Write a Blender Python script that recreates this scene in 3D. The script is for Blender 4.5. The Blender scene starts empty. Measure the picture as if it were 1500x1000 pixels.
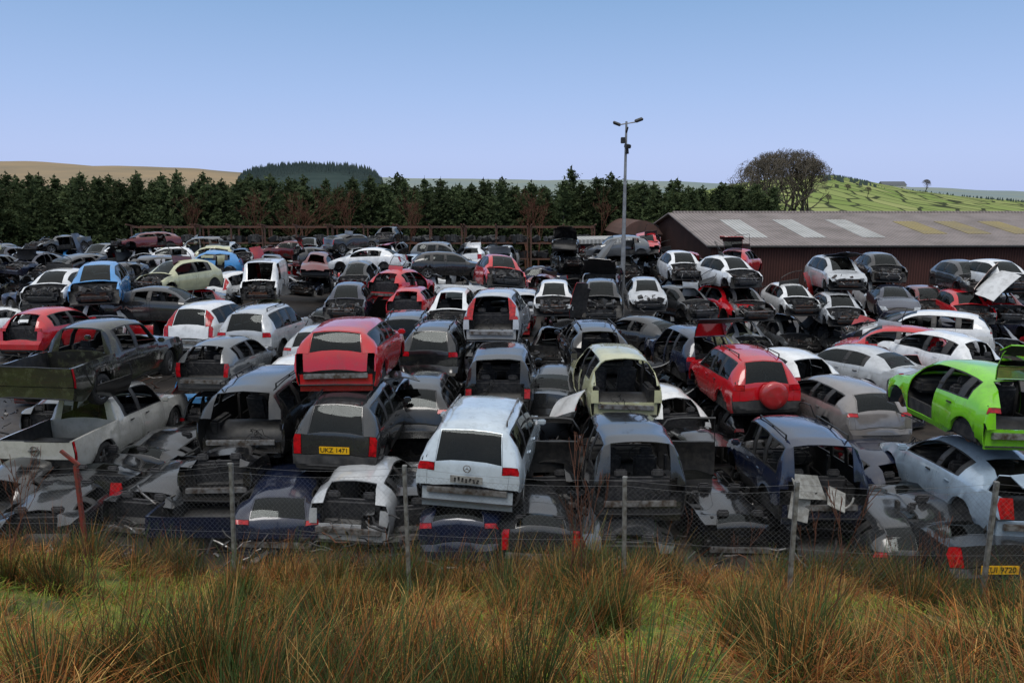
import bpy, bmesh, math, random
import numpy as np
from mathutils import Vector, Matrix, noise, Euler
random.seed(11); np.random.seed(11)
R=math.radians
sc=bpy.context.scene
COL=sc.collection
H=6.6; F=1150.0; PITCH=math.atan(200/1150)
# ---------------------------------------------------------------- camera
cd=bpy.data.cameras.new("Camera"); cam=bpy.data.objects.new("Camera",cd); COL.objects.link(cam)
cam.location=(0,0,H); cam.rotation_euler=(math.pi/2-PITCH,0,0)
cd.sensor_width=36; cd.lens=36*F/1500; cd.clip_end=8000; cd.clip_start=.1
sc.camera=cam
sc.view_settings.view_transform='Standard'; sc.view_settings.look='None'; sc.view_settings.exposure=0
# ---------------------------------------------------------------- materials
def newmat(name):
    m=bpy.data.materials.new(name); m.use_nodes=True
    nt=m.node_tree; b=nt.nodes["Principled BSDF"]; return m,nt,b
def N(nt,t,**k):
    n=nt.nodes.new(t)
    for a,v in k.items(): setattr(n,a,v)
    return n
def noise_mix(nt,c1,c2,scale,lo,hi,detail=6,coord='Object',prev=None,rough=.6):
    tc=N(nt,'ShaderNodeTexCoord'); no=N(nt,'ShaderNodeTexNoise'); no.inputs['Scale'].default_value=scale
    no.inputs['Detail'].default_value=detail; no.inputs['Roughness'].default_value=rough
    nt.links.new(tc.outputs[coord],no.inputs['Vector'])
    mr=N(nt,'ShaderNodeMapRange'); mr.inputs[1].default_value=lo; mr.inputs[2].default_value=hi
    nt.links.new(no.outputs['Fac'],mr.inputs[0])
    mx=N(nt,'ShaderNodeMix',data_type='RGBA')
    nt.links.new(mr.outputs[0],mx.inputs[0])
    if prev is None: mx.inputs[6].default_value=(*c1,1)
    else: nt.links.new(prev,mx.inputs[6])
    mx.inputs[7].default_value=(*c2,1)
    return mx.outputs[2],no.outputs['Fac'],mr.outputs[0]
def simple(name,c,rough=.6,metal=0,c2=None,scale=5,lo=.4,hi=.65,bump=0,spec=.5,coord='Object'):
    m,nt,b=newmat(name)
    b.inputs['Base Color'].default_value=(*c,1); b.inputs['Roughness'].default_value=rough; b.inputs['Metallic'].default_value=metal
    b.inputs['Specular IOR Level'].default_value=spec
    if c2:
        o,f,_=noise_mix(nt,c,c2,scale,lo,hi,coord=coord); nt.links.new(o,b.inputs['Base Color'])
        if bump:
            bp=N(nt,'ShaderNodeBump'); bp.inputs['Strength'].default_value=bump; bp.inputs['Distance'].default_value=.05
            nt.links.new(f,bp.inputs['Height']); nt.links.new(bp.outputs[0],b.inputs['Normal'])
    return m
def paint(name,c,metal=.0,dirt=.35,moss=False):
    m,nt,b=newmat("paint_"+name)
    tc=N(nt,'ShaderNodeTexCoord'); sx=N(nt,'ShaderNodeSeparateXYZ'); nt.links.new(tc.outputs['Object'],sx.inputs[0])
    o,f,_=noise_mix(nt,c,tuple(x*.78+.008 for x in c),2.2,.4,.7)
    dc=(.09,.10,.045) if moss else (.085,.075,.06)
    no=N(nt,'ShaderNodeTexNoise'); no.inputs['Scale'].default_value=5; no.inputs['Detail'].default_value=9; no.inputs['Roughness'].default_value=.72
    nt.links.new(tc.outputs['Object'],no.inputs['Vector'])
    mr=N(nt,'ShaderNodeMapRange'); mr.inputs[1].default_value=.5; mr.inputs[2].default_value=.76; mr.inputs[4].default_value=dirt*1.6
    nt.links.new(no.outputs['Fac'],mr.inputs[0])
    mz=N(nt,'ShaderNodeMapRange'); mz.inputs[1].default_value=.75; mz.inputs[2].default_value=.2; mz.inputs[4].default_value=dirt*.9
    nt.links.new(sx.outputs[2],mz.inputs[0])
    ad=N(nt,'ShaderNodeMath',operation='ADD',use_clamp=True); nt.links.new(mr.outputs[0],ad.inputs[0]); nt.links.new(mz.outputs[0],ad.inputs[1])
    mx=N(nt,'ShaderNodeMix',data_type='RGBA'); nt.links.new(ad.outputs[0],mx.inputs[0]); nt.links.new(o,mx.inputs[6]); mx.inputs[7].default_value=(*dc,1)
    nt.links.new(mx.outputs[2],b.inputs['Base Color'])
    ro=N(nt,'ShaderNodeMapRange'); ro.inputs[3].default_value=.16; ro.inputs[4].default_value=.7; nt.links.new(ad.outputs[0],ro.inputs[0])
    nt.links.new(ro.outputs[0],b.inputs['Roughness']); b.inputs['Metallic'].default_value=metal
    b.inputs['Coat Weight'].default_value=.8; b.inputs['Coat Roughness'].default_value=.06
    return m
PAL={'silver':((.50,.52,.54),.12),'white':((.82,.83,.83),0),'black':((.007,.0075,.009),0),'dark grey':((.026,.028,.031),.15),
 'dark blue':((.008,.014,.040),.1),'red':((.55,.004,.012),0),'dark red':((.13,.006,.010),0),'blue':((.05,.27,.60),0),'lime green':((.20,.62,.015),0),
 'cream':((.52,.52,.32),0),'grey beige':((.24,.22,.21),.2),'pale blue silver':((.36,.46,.56),.15),'ice silver':((.56,.64,.70),.1),
 'grey':((.13,.14,.15),.2)}
PM={k:paint(k.replace(' ','_'),*v,dirt=.24) for k,v in PAL.items()}
PM['mossy black']=paint('mossy_black',(.016,.016,.014),.1,.5,True); PM['mossy silver']=paint('mossy_silver',(.54,.53,.49),.1,.35,True)
TRIM=simple('dark_trim',(.010,.010,.011),.5,c2=(.03,.028,.026),scale=9)
INTM=simple('interior_trim',(.010,.010,.012),.8,c2=(.045,.042,.038),scale=6)
SEATM=simple('seat_cloth',(.03,.03,.034),.95,c2=(.07,.068,.068),scale=12)
METAL=simple('bare_metal',(.34,.34,.34),.45,.6,c2=(.10,.07,.05),scale=8)
RUST=simple('rusty_metal',(.13,.05,.024),.85,.1,c2=(.05,.035,.03),scale=10)
TYRE=simple('tyre_rubber',(.014,.014,.014),.8,c2=(.04,.038,.034),scale=14)
RIM=simple('alloy_rim',(.36,.37,.38),.4,.6,c2=(.12,.10,.08),scale=10)
REDL=simple('red_lens',(.50,.006,.012),.15,c2=(.16,.004,.008),scale=11); HEADL=simple('clear_lens',(.42,.45,.48),.12,.3,c2=(.10,.11,.12),scale=14)
PLY=simple('yellow_plate',(.85,.48,.01),.4,c2=(.78,.43,.01),scale=20); PLT=simple('plate_black',(.01,.01,.01),.5)
WHITEP=simple('white_plastic',(.35,.35,.33),.6,c2=(.2,.19,.17),scale=9)
def glassmat():
    m=bpy.data.materials.new('car_glass'); m.use_nodes=True; nt=m.node_tree; nt.nodes.clear()
    out=N(nt,'ShaderNodeOutputMaterial'); tr=N(nt,'ShaderNodeBsdfTransparent'); tr.inputs[0].default_value=(.22,.25,.25,1)
    gl=N(nt,'ShaderNodeBsdfGlossy'); gl.inputs['Roughness'].default_value=.03; gl.inputs['Color'].default_value=(.6,.65,.66,1)
    fr=N(nt,'ShaderNodeFresnel'); fr.inputs[0].default_value=1.5
    mx=N(nt,'ShaderNodeMixShader'); nt.links.new(fr.outputs[0],mx.inputs[0]); nt.links.new(tr.outputs[0],mx.inputs[1]); nt.links.new(gl.outputs[0],mx.inputs[2])
    df=N(nt,'ShaderNodeBsdfDiffuse'); df.inputs[0].default_value=(.05,.05,.045,1)
    no=N(nt,'ShaderNodeTexNoise'); no.inputs['Scale'].default_value=2.2; no.inputs['Detail'].default_value=4
    tc=N(nt,'ShaderNodeTexCoord'); nt.links.new(tc.outputs['Object'],no.inputs[0])
    mr=N(nt,'ShaderNodeMapRange'); mr.inputs[1].default_value=.4; mr.inputs[2].default_value=.85; mr.inputs[3].default_value=.02; mr.inputs[4].default_value=.25; nt.links.new(no.outputs[0],mr.inputs[0])
    m2=N(nt,'ShaderNodeMixShader'); nt.links.new(mr.outputs[0],m2.inputs[0]); nt.links.new(mx.outputs[0],m2.inputs[1]); nt.links.new(df.outputs[0],m2.inputs[2])
    nt.links.new(m2.outputs[0],out.inputs[0]); return m
GLASS=glassmat()
# ---------------------------------------------------------------- helpers
def link(name,data,parent=None,label=None,category=None,kind=None,group=None):
    o=bpy.data.objects.new(name,data); COL.objects.link(o)
    if parent is not None: o.parent=parent
    if label: o["label"]=label
    if category: o["category"]=category
    if kind: o["kind"]=kind
    if group: o["group"]=group
    return o
def finish(bm,name,mats,angle=35,smooth=True):
    me=bpy.data.meshes.new(name); bm.to_mesh(me); bm.free()
    for m in mats: me.materials.append(m)
    if smooth and len(me.polygons):
        me.polygons.foreach_set('use_smooth',[True]*len(me.polygons)); me.set_sharp_from_angle(angle=R(angle))
    return me
def box(bm,c,s,rot=None,mat=0,bev=0):
    M=Matrix.Translation(c)@(rot.to_matrix().to_4x4() if rot is not None else Matrix.Identity(4))@Matrix.Diagonal((*s,1))
    r=bmesh.ops.create_cube(bm,size=1,matrix=M); vs=r['verts']
    fs={f for v in vs for f in v.link_faces}
    if bev:
        es=list({e for v in vs for e in v.link_edges})
        q=bmesh.ops.bevel(bm,geom=es,offset=bev,segments=2,affect='EDGES'); fs=set(q['faces'])|{f for f in fs if f.is_valid}
    for f in fs: f.material_index=mat
def cyl(bm,p0,p1,r0,r1=None,seg=8,mat=0,caps=True):
    p0=Vector(p0);p1=Vector(p1); d=p1-p0; r1=r0 if r1 is None else r1
    M=Matrix.Translation((p0+p1)/2)@d.to_track_quat('Z','Y').to_matrix().to_4x4()
    r=bmesh.ops.create_cone(bm,cap_ends=caps,segments=seg,radius1=r0,radius2=r1,depth=d.length,matrix=M)
    for f in {f for v in r['verts'] for f in v.link_faces}: f.material_index=mat
def mesh_np(name,V,Fc,mats,colors=None,smooth=False):
    V=np.asarray(V,dtype=np.float32); Fc=np.asarray(Fc,dtype=np.int32); k=Fc.shape[1]
    me=bpy.data.meshes.new(name); me.vertices.add(len(V)); me.vertices.foreach_set('co',V.ravel())
    me.loops.add(Fc.size); me.loops.foreach_set('vertex_index',Fc.ravel())
    me.polygons.add(len(Fc)); me.polygons.foreach_set('loop_start',np.arange(0,Fc.size,k,dtype=np.int32))
    if colors is not None:
        a=me.color_attributes.new('Col','FLOAT_COLOR','POINT'); a.data.foreach_set('color',np.asarray(colors,dtype=np.float32).ravel())
    for m in mats: me.materials.append(m)
    me.update(calc_edges=True); me.validate()
    if smooth: me.polygons.foreach_set('use_smooth',[True]*len(me.polygons))
    return me
def tubes(segs,k=3):
    S=np.asarray(segs,dtype=float); p0=S[:,0:3];p1=S[:,3:6]; d=p1-p0; d/=np.linalg.norm(d,axis=1,keepdims=True)+1e-9
    a=np.where(np.abs(d[:,2:3])>.9,np.array([[1.,0,0]]),np.array([[0,0,1.]]))
    u=np.cross(d,a); u/=np.linalg.norm(u,axis=1,keepdims=True)+1e-9; v=np.cross(d,u)
    n=len(S); V=np.zeros((n,2*k,3))
    for j in range(k):
        t=2*math.pi*j/k; o=u*math.cos(t)+v*math.sin(t)
        V[:,j]=p0+o*S[:,6:7]; V[:,k+j]=p1+o*S[:,7:8]
    f=np.array([[j,(j+1)%k,k+(j+1)%k,k+j] for j in range(k)])
    Fc=(f[None]+(np.arange(n)*2*k)[:,None,None]).reshape(-1,4)
    return V.reshape(-1,3),Fc
def sm(t): t=max(0,min(1,t)); return t*t*(3-2*t)
# ---------------------------------------------------------------- shared car bits
def lathe(bm,prof,seg,mat,axis='X'):
    rings=[]
    for (a,r) in prof:
        rings.append([bm.verts.new((a,r*math.cos(2*math.pi*j/seg),r*math.sin(2*math.pi*j/seg))) for j in range(seg)])
    for i in range(len(rings)-1):
        for j in range(seg):
            f=bm.faces.new((rings[i][j],rings[i][(j+1)%seg],rings[i+1][(j+1)%seg],rings[i+1][j])); f.material_index=mat
def make_wheel():
    bm=bmesh.new(); lathe(bm,[(-.10,.62),(-.115,.70),(-.11,.92),(-.08,.99),(0,1.0),(.08,.99),(.11,.92),(.115,.70),(.10,.62)],24,0); bmesh.ops.recalc_face_normals(bm,faces=bm.faces[:]); t=finish(bm,'tyre',[TYRE])
    bm=bmesh.new()
    lathe(bm,[(-.10,.64),(-.09,.58),(.04,.56),(.09,.58),(.10,.64)],24,0)
    for k in range(5):
        a=2*math.pi*k/5; rot=Euler((a,0,0)); c=rot.to_matrix()@Vector((.06,0,.32)); box(bm,c,(.04,.15,.56),rot,0)
    lathe(bm,[(.09,.0001),(.09,.12),(.05,.15)],12,0); lathe(bm,[(-.04,.0001),(-.04,.5)],14,1)
    bmesh.ops.recalc_face_normals(bm,faces=bm.faces[:]); r=finish(bm,'rim',[RIM,RUST]); 
    bm=bmesh.new(); lathe(bm,[(-.08,.05),(-.02,.45),(.0,.45),(.01,.2),(.06,.18),(.07,.0001)],16,0); bmesh.ops.recalc_face_normals(bm,faces=bm.faces[:]); h=finish(bm,'wheel_hub',[RUST])
    return t,r,h
TYM,RIMM,HUBM=make_wheel()
def make_seat():
    bm=bmesh.new(); box(bm,(0,0,.10),(.5,.5,.18),None,0,.05); box(bm,(0,-.27,.42),(.48,.14,.62),Euler((R(14),0,0)),0,.05); box(bm,(0,-.36,.82),(.26,.09,.17),Euler((R(14),0,0)),0,.035)
    s=finish(bm,'seat',[SEATM],60)
    bm=bmesh.new(); box(bm,(0,0,.10),(1.25,.48,.18),None,0,.05); box(bm,(0,-.27,.40),(1.25,.14,.58),Euler((R(16),0,0)),0,.05)
    for x in(-.35,.35): box(bm,(x,-.36,.76),(.24,.09,.14),None,0,.03)
    return s,finish(bm,'rear_seat',[SEATM],60)
SEAT,RSEAT=make_seat()
# ---------------------------------------------------------------- parametric car
TY={
'hatch':dict(L=3.80,W=.85,roof=1.48,belt=.93,rhw=.57,r=.30,xf=.74,xr=3.12,cowl=.92,ws=1.68,B=(2.10,2.21),C=(2.80,2.94),re=3.22,rg=3.64,hz=.72,cz=.97,rbz=1.00,kind='hatchback'),
'estate':dict(L=4.55,W=.89,roof=1.47,belt=.94,rhw=.58,r=.31,xf=.88,xr=3.58,cowl=1.3,ws=2.08,B=(2.55,2.66),C=(3.30,3.42),re=3.95,rg=4.36,hz=.72,cz=.98,rbz=.99,kind='estate car'),
'saloon':dict(L=4.60,W=.90,roof=1.44,belt=.94,rhw=.56,r=.31,xf=.88,xr=3.58,cowl=1.28,ws=2.08,B=(2.56,2.67),C=(3.22,3.34),re=3.38,rg=4.05,hz=.70,cz=.97,rbz=1.04,boot=1,kind='saloon car'),
'suv':dict(L=4.45,W=.92,roof=1.72,belt=1.06,rhw=.64,r=.36,xf=.88,xr=3.50,cowl=1.2,ws=1.88,B=(2.4,2.51),C=(3.12,3.25),re=4.00,rg=4.33,hz=.92,cz=1.12,rbz=1.10,kind='off-road car',rails=1,clad=1),
'jeep':dict(L=4.1,W=.87,roof=1.82,belt=1.08,rhw=.70,r=.35,xf=.80,xr=3.25,cowl=1.1,ws=1.6,B=(2.2,2.32),C=(2.92,3.04),re=3.84,rg=4.00,hz=.92,cz=1.12,rbz=1.08,kind='off-road car',rails=1,tall=1,clad=1),
'mpv':dict(L=4.2,W=.88,roof=1.64,belt=.99,rhw=.61,r=.31,xf=.80,xr=3.42,cowl=.86,ws=1.8,B=(2.2,2.31),C=(3.02,3.14),re=3.72,rg=4.04,hz=.76,cz=1.02,rbz=1.03,kind='people carrier',tall=1),
'van':dict(L=5.0,W=.96,roof=2.15,belt=1.2,rhw=.82,r=.34,xf=.9,xr=3.9,cowl=.75,ws=1.45,B=(2.1,2.25),C=(3.2,3.35),re=4.88,rg=4.93,hz=.9,cz=1.2,rbz=1.15,kind='van',van=1,tall=1),
'pickup':dict(L=5.2,W=.92,roof=1.74,belt=1.08,rhw=.64,r=.37,xf=.95,xr=4.12,cowl=1.3,ws=1.88,B=(2.45,2.56),C=(3.12,3.2),re=3.36,rg=3.44,hz=.98,cz=1.14,rbz=1.08,kind='pickup truck',bed=1),
'canopy':dict(L=4.7,W=.92,roof=1.76,belt=1.08,rhw=.66,r=.37,xf=.95,xr=3.75,cowl=1.3,ws=1.95,B=(2.45,2.56),C=(3.12,3.32),re=4.30,rg=4.54,hz=.98,cz=1.14,rbz=1.08,kind='canopied pickup truck',rails=1),
}
TY['wide']=dict(TY['suv'],W=1.0,rhw=.73,L=4.7,re=4.28,rg=4.56,xr=3.72,C=(3.3,3.43),roof=1.74)
TY['wide']['kind']='off-road car'
TY['widejeep']=dict(TY['jeep'],B=(2.5,2.62),C=(2.95,3.05),W=.9)
def split_glass(faces,t):
    bm=bmesh.new()
    for q in faces: bm.faces.new([bm.verts.new(p) for p in q])
    bmesh.ops.remove_doubles(bm,verts=bm.verts[:],dist=.002)
    r=bmesh.ops.inset_region(bm,faces=bm.faces[:],thickness=t,use_boundary=True,use_even_offset=False)
    b=set(r['faces']); inn=[];bor=[]
    for f in bm.faces: (bor if f in b else inn).append([v.co.copy() for v in f.verts])
    bm.free(); return inn,bor
def shell(bm,th,innermat):
    bm.normal_update(); old=list(bm.faces); mp={}
    for v in list(bm.verts):
        if v.link_faces: mp[v]=bm.verts.new(v.co-v.normal*th)
    be=[(e.verts[0],e.verts[1],e.link_faces[0]) for e in bm.edges if len(e.link_faces)==1]
    for f in old:
        nf=bm.faces.new([mp[v] for v in reversed(f.verts)]); nf.material_index=innermat
    for a,b,f in be:
        vs=list(f.verts); i=vs.index(a)
        if vs[(i+1)%len(vs)]!=b: a,b=b,a
        nf=bm.faces.new((b,a,mp[a],mp[b])); nf.material_index=f.material_index
def part(name,faces,mats,parent,gap=0,solid=0,angle=48,M=None,innermat=1):
    if not faces: return None
    bm=bmesh.new()
    for q,m in faces:
        f=bm.faces.new([bm.verts.new(p) for p in q]); f.material_index=m
    bmesh.ops.remove_doubles(bm,verts=bm.verts[:],dist=.0015)
    bmesh.ops.dissolve_degenerate(bm,edges=bm.edges[:],dist=.001)
    if gap:
        r=bmesh.ops.inset_region(bm,faces=bm.faces[:],thickness=gap,use_boundary=True,use_even_offset=False)
        bmesh.ops.delete(bm,geom=r['faces'],context='FACES')
    if solid: shell(bm,solid,innermat)
    me=finish(bm,name,mats,angle); o=link(name,me,parent)
    if M is not None: o.matrix_basis=M
    return o
def Mrot(h,ax,ang): return Matrix.Translation(h)@Matrix.Rotation(ang,4,ax)@Matrix.Translation(-Vector(h))
CARS=[]
PANELS=[]
INTC={}
def interior(t,key):
    if key in INTC: return INTC[key]
    L=t['L'];W=t['W']; bm=bmesh.new()
    def P(x,y,z): return (y,L/2-x,z)
    x0=t['cowl']; x1=t['C'][1] if t.get('bed') else L-.25
    box(bm,P((x0+x1)/2,0,.30),(W*1.75,x1-x0,.06))
    box(bm,P(x0+.22,0,.78),(W*1.62,.38,.26),None,0,.06); box(bm,P(x0-.02,0,.6),(W*1.7,.05,.65))
    for s in(-1,1):
        box(bm,P((x0+x1)/2,s*W*.90,.43),(.06,x1-x0-.1,.22))
        box(bm,P(t['B'][0]+.05,s*W*.86,.75),(.06,.10,.7))
        if not t.get('bed'): box(bm,P(t['xr'],s*W*.78,.62),(.22,.75,.55),None,0,.05)
    box(bm,P(x0+.9,0,.42),(.2,1.2,.2),None,0,.03)
    for k in range(12):
        a=2*math.pi*k/12;b=2*math.pi*(k+1)/12
        cyl(bm,P(x0+.5+.05*math.sin(a),.36+.18*math.cos(a),.86+.17*math.sin(a)),P(x0+.5+.05*math.sin(b),.36+.18*math.cos(b),.86+.17*math.sin(b)),.014,seg=5)
    me=finish(bm,'interior',[INTM],40); INTC[key]=me; return me
def engine_mesh(t,rn,rough=1):
    L=t['L'];W=t['W'];bm=bmesh.new(); P=lambda x,y,z:(y,L/2-x,z)
    x1=t['cowl'];hz=t['hz']
    box(bm,P((.2+x1)/2,0,.42),(W*1.35,x1-.25,.08),None,0)
    for i in range(26):
        s=(rn.uniform(.08,.34),rn.uniform(.08,.32),rn.uniform(.08,.32))
        box(bm,P(rn.uniform(.2,x1-.05),rn.uniform(-.66,.66)*W,rn.uniform(.5,hz)),s,Euler((rn.uniform(-.5,.5),rn.uniform(-.5,.5),rn.uniform(0,3))),rn.choice([0,0,0,1,1,2,3]),.012)
    for s in(-1,1):
        box(bm,P(x1*.5,s*W*.62,.60),(.10,x1*.95,.12),None,0)
        cyl(bm,P(t['xf'],s*W*.6,.55),P(t['xf'],s*W*.55,hz+.10),.10,.08,10,2)
    for i in range(14):
        p=Vector(P(rn.uniform(.1,x1),rn.uniform(-.7,.7)*W,rn.uniform(.4,hz)))
        for k in range(4):
            q=p+Vector((rn.uniform(-.22,.22),rn.uniform(-.2,.25),rn.uniform(-.16,.14))); cyl(bm,p,q,.014,seg=5,mat=rn.choice([0,0,2])); p=q
    box(bm,P(.13,0,hz-.07),(W*1.45,.05,.05),Euler((0,rn.uniform(-.06,.06),0)),rn.choice([0,2])); box(bm,P(.09,rn.uniform(-.1,.1),.50),(W*1.35,.06,.11),Euler((0,rn.uniform(-.05,.05),rn.uniform(-.08,.08))),2,.01)
    box(bm,P(.17,0,.53),(W*.95,.04,.34),None,rn.choice([0,3]))
    return finish(bm,'engine',[TRIM,INTM,METAL,RUST],30)
def build_car(typ,color,loc,yaw,fl='',pitch=0,roll=0,crush=0,dent=.012,lod=0,seed=0,label=None,state=''):
    t=dict(TY[typ]); rn=random.Random(seed*7+3); fl=set(fl.split())
    vr=rn.uniform(-1,1)
    if lod: t['re']+= .06*vr
    t['roof']+=.03*rn.uniform(-1,1)*(1 if lod else .3); t['rbz']+=.02*vr
    L=t['L'];W=t['W'];belt0=t['belt']; roof=max(t['roof']-crush,belt0+.14); cowl=t['cowl'];ws=t['ws'];re=t['re'];rg=t['rg'];rt=t['r'];Ra=rt+.065
    xf=t['xf'];xr=t['xr']; B0,B1=t['B'];C0,C1=t['C']; hz=t['hz'];cz=t['cz']; bed=t.get('bed'); jeepy=typ in('jeep','widejeep')
    xA=max(cowl+.2,xf+Ra+.05); D0=re-.12; rm=(rg+L-.07)/2
    lampstyle=rn.random() if 'tallamp' not in fl else 0
    tp=[(0,hz-.24),(.05,hz-.15),(.12,hz-.085),(.30,hz),((.3+cowl)*.5,(hz+cz)/2+.035),(cowl,cz),((cowl+ws)/2,(cz+roof)/2+.05),(ws-.12,roof-.075),(ws,roof-.045),(ws+.25,roof-.01),((ws+re)/2+.05,roof+.01),(re-.3,roof-.03),(re,roof-.09)]
    if t.get('boot'): tp+=[((re+rg)/2,(roof+t['rbz'])/2+.03),(rg,t['rbz']),(L-.16,t['rbz']-.03),(L-.07,.66),(L,.5)]
    elif bed: tp+=[(rg,t['rbz']),(L,t['rbz'])]
    else: tp+=[((re+rg)/2,(roof+t['rbz'])/2+.035),(rg,t['rbz']),(rm,t['rbz']*.45+.68*.55+.08),(L-.07,.68 if t['r']>.33 else .62),(L,.5)]
    tx=[a for a,_ in tp];tz=[b for _,b in tp]
    keys=[0,.05,.16,.30,cowl,(cowl+ws)/2,ws,xA,B0,B1,C0,C1,re,rg,L-.07,L]
    if D0>C1+.10: keys.append(D0)
    if t.get('boot'): keys+=[L-.16,(re+rg)/2]
    elif not bed: keys+=[(re+rg)/2,rm]
    if bed: keys+=[rg+.03,L-.075,L-.04]
    keys=sorted(set(round(k,4) for k in keys)); xs=list(keys)
    step=.2 if lod<2 else .5
    na=6 if lod<2 else 3
    ex=[]
    for xc in(xf,xr):
        for j in range(-na,na+1): ex.append(xc+Ra*math.sin(math.pi/2*j/na)*.999)
    for e in ex:
        if all(abs(e-k)>.018 for k in xs) and 0<e<L: xs.append(e)
    xs.sort(); ys=[xs[0]]
    for a in xs[1:]:
        n=int((a-ys[-1])/step)
        b=ys[-1]
        for j in range(1,n+1): ys.append(b+(a-b)*j/(n+1))
        ys.append(a)
    xs=ys
    wx=[0,.06,.2,.5,1.2,L-1.0,L-.35,L-.1,L]; wv=[.72,.84,.93,.985,1,1,.955,.90,.82]
    if t['r']>.33 or t.get('tall'): wv=[.80,.89,.95,.985,1,1,.985,.955,.91]
    if bed: wv[-3:]=[1,1,.99]
    V=[]
    so=Vector((seed*3.7%50,seed*1.3%37,0))
    for x in xs:
        w=float(np.interp(x,wx,wv))*W; top=float(np.interp(x,tx,tz)); be=float(np.interp(x,[0,cowl,re,L],[belt0-.1,belt0-.03,belt0+.07,belt0+.07]))
        if bed: be=float(np.interp(x,[0,cowl,re,L],[belt0-.1,belt0-.02,belt0+.02,belt0+.02]))
        zb=float(np.interp(x,[0,.25,L-.3,L],[.27,.20,.22,.32]))+(.08 if rt>.33 else 0)
        g=max(0,min(1,(top-be)/(roof-be)))
        z7=min(be,top)
        rows=[(0,zb),(.6*w,zb),(.93*w,zb),(.97*w,zb+.10),(w,zb+.27),(1.01*w,(zb+be)/2+.08),(.985*w,be-.12),(.945*w,z7)]
        rh=t['rhw']*(1-.08*sm((x-(ws+re)/2)/(re-ws)*2)-.05*sm(((ws+re)/2-x)/(re-ws)*2)) if not t.get('van') else t['rhw']
        y9=.80*w*(1-g)+rh*g; z9=top-.012-.085*g; z9=max(z9,z7-.0)
        rows.append(((.945*w+y9)/2+.032*g+.008,(z7+z9)/2)); rows.append((y9,z9))
        y10=.66*w*(1-g)+(rh-.10)*g
        rows+= [(y10,top-.010),(y10*.52,top+.022),(0,top+.034)]
        if bed and x>rg+.01:
            bt=be+.0
            inner=.42 if x<L-.06 else bt
            rows[7]=(.965*w,bt); rows[8]=(.90*w,bt+.005); rows[9]=(.88*w,inner); rows[10]=(.6*w,inner);rows[11]=(.3*w,inner);rows[12]=(0,inner)
            if xr-.5<x<xr+.5 and x<L-.06: rows[9]=(.72*w,inner)
        az=0
        for xc in(xf,xr):
            if abs(x-xc)<Ra: az=rt+math.sqrt(Ra*Ra-(x-xc)**2)
        st=[]
        for k,(y,z) in enumerate(rows):
            if k<7: z=min(z,top-.002*(7-k))
            if az and k<7: z=max(z,min(az,be-.03)+.004*max(0,k-2)); y*= 1.018 if 2<=k<=5 else 1
            st.append((y,z))
        col=[]
        for s in(1,-1):
            r_=[]
            for (y,z) in st:
                p=Vector((s*y,L/2-x,z))
                if dent:
                    n=noise.noise_vector(p*1.7+so)*dent+noise.noise_vector(p*.7+so)*dent*1.6; n.x*= (0 if y==0 else 1)
                    p=p+n
                r_.append(p)
            col.append(r_)
        V.append(col)
    T={}
    def add(tag,q,m=0): T.setdefault(tag,[]).append((q,m))
    G={}
    lampx1=.30; clad=t.get('clad') and color not in('red',)
    for i in range(len(xs)-1):
        xm=(xs[i]+xs[i+1])/2
        for si in(0,1):
            sd='R' if si==0 else 'L'
            for k in range(12):
                a,b,c,d=V[i][si][k],V[i+1][si][k],V[i+1][si][k+1],V[i][si][k+1]
                q=[d,c,b,a] if si==0 else [a,b,c,d]
                tag='body';m=0
                if k<2: m=1
                elif xm<xf-Ra and k<=5 and (xm<.30 or k<=3): tag='bf'
                elif xm<.05: tag='bf'
                elif xm<lampx1:
                    if 6<=k<=9: tag='hl'+sd
                    elif xm<.16: tag='grille'
                    else: tag='hood'
                elif xm<cowl and k>=8: tag='hood'
                elif cowl<xm<ws and k>=10: G.setdefault('ws',[]).append(q); continue
                elif xA<xm<B0 and 3<=k<=6: tag='dF'+sd; m=1 if clad and k==3 else 0
                elif B1<xm<C0 and 3<=k<=6 and not(t.get('van')): tag='dB'+sd; m=1 if clad and k==3 else 0
                elif k in(7,8) and xA<xm<B0: G.setdefault('gF'+sd,[]).append(q); continue
                elif k in(7,8) and B1<xm<C0 and not t.get('van'): G.setdefault('gB'+sd,[]).append(q); continue
                elif k in(7,8) and C1<xm<D0 and D0>C1+.10 and not t.get('van'): G.setdefault('gQ'+sd,[]).append(q); continue
                elif k in(7,8) and (B0<xm<B1 or C0<xm<C1) and not t.get('van'): m=1
                elif bed:
                    if xm>L-.075:
                        if k<=3: tag='br'
                        elif k<=6: tag='tl'+sd
                    elif re<xm<rg and k>=10: G.setdefault('rw',[]).append(q); continue
                    if tag=='body' and xm>rg+.03 and k>=8: m=1
                elif xm>re:
                    if xm<rg:
                        if k>=10: G.setdefault('rw',[]).append(q); continue
                        if t.get('tall') and not jeepy and k in(8,9) and xm>(re+rg)/2-.2: tag='tl'+sd
                    elif xm<L-.07:
                        if t.get('boot'):
                            if xm<L-.16: tag='tail' if k>=8 else 'body'
                            else: tag='tl'+sd if 6<=k<=9 else ('tail' if k>=10 else ('br' if k<=4 else 'body'))
                        else:
                            lamp=(xm<rm) if lampstyle>.35 else True
                            wide=lampstyle>.35 and not jeepy
                            if jeepy: lamp=(xm>rm-.0); 
                            if k>=10: tag='tail'
                            elif k==9: tag=('tl'+sd) if (wide and lamp) else 'tail'
                            elif k in(6,7,8): tag=('tl'+sd) if lamp else 'body'
                            elif k<=4: tag='br'
                    else: tag='br'
                elif xm>xr+Ra+.02 and k<=3: tag='br'
                if clad and tag=='body' and k in(2,3): m=1
                add(tag,q,m)
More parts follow.
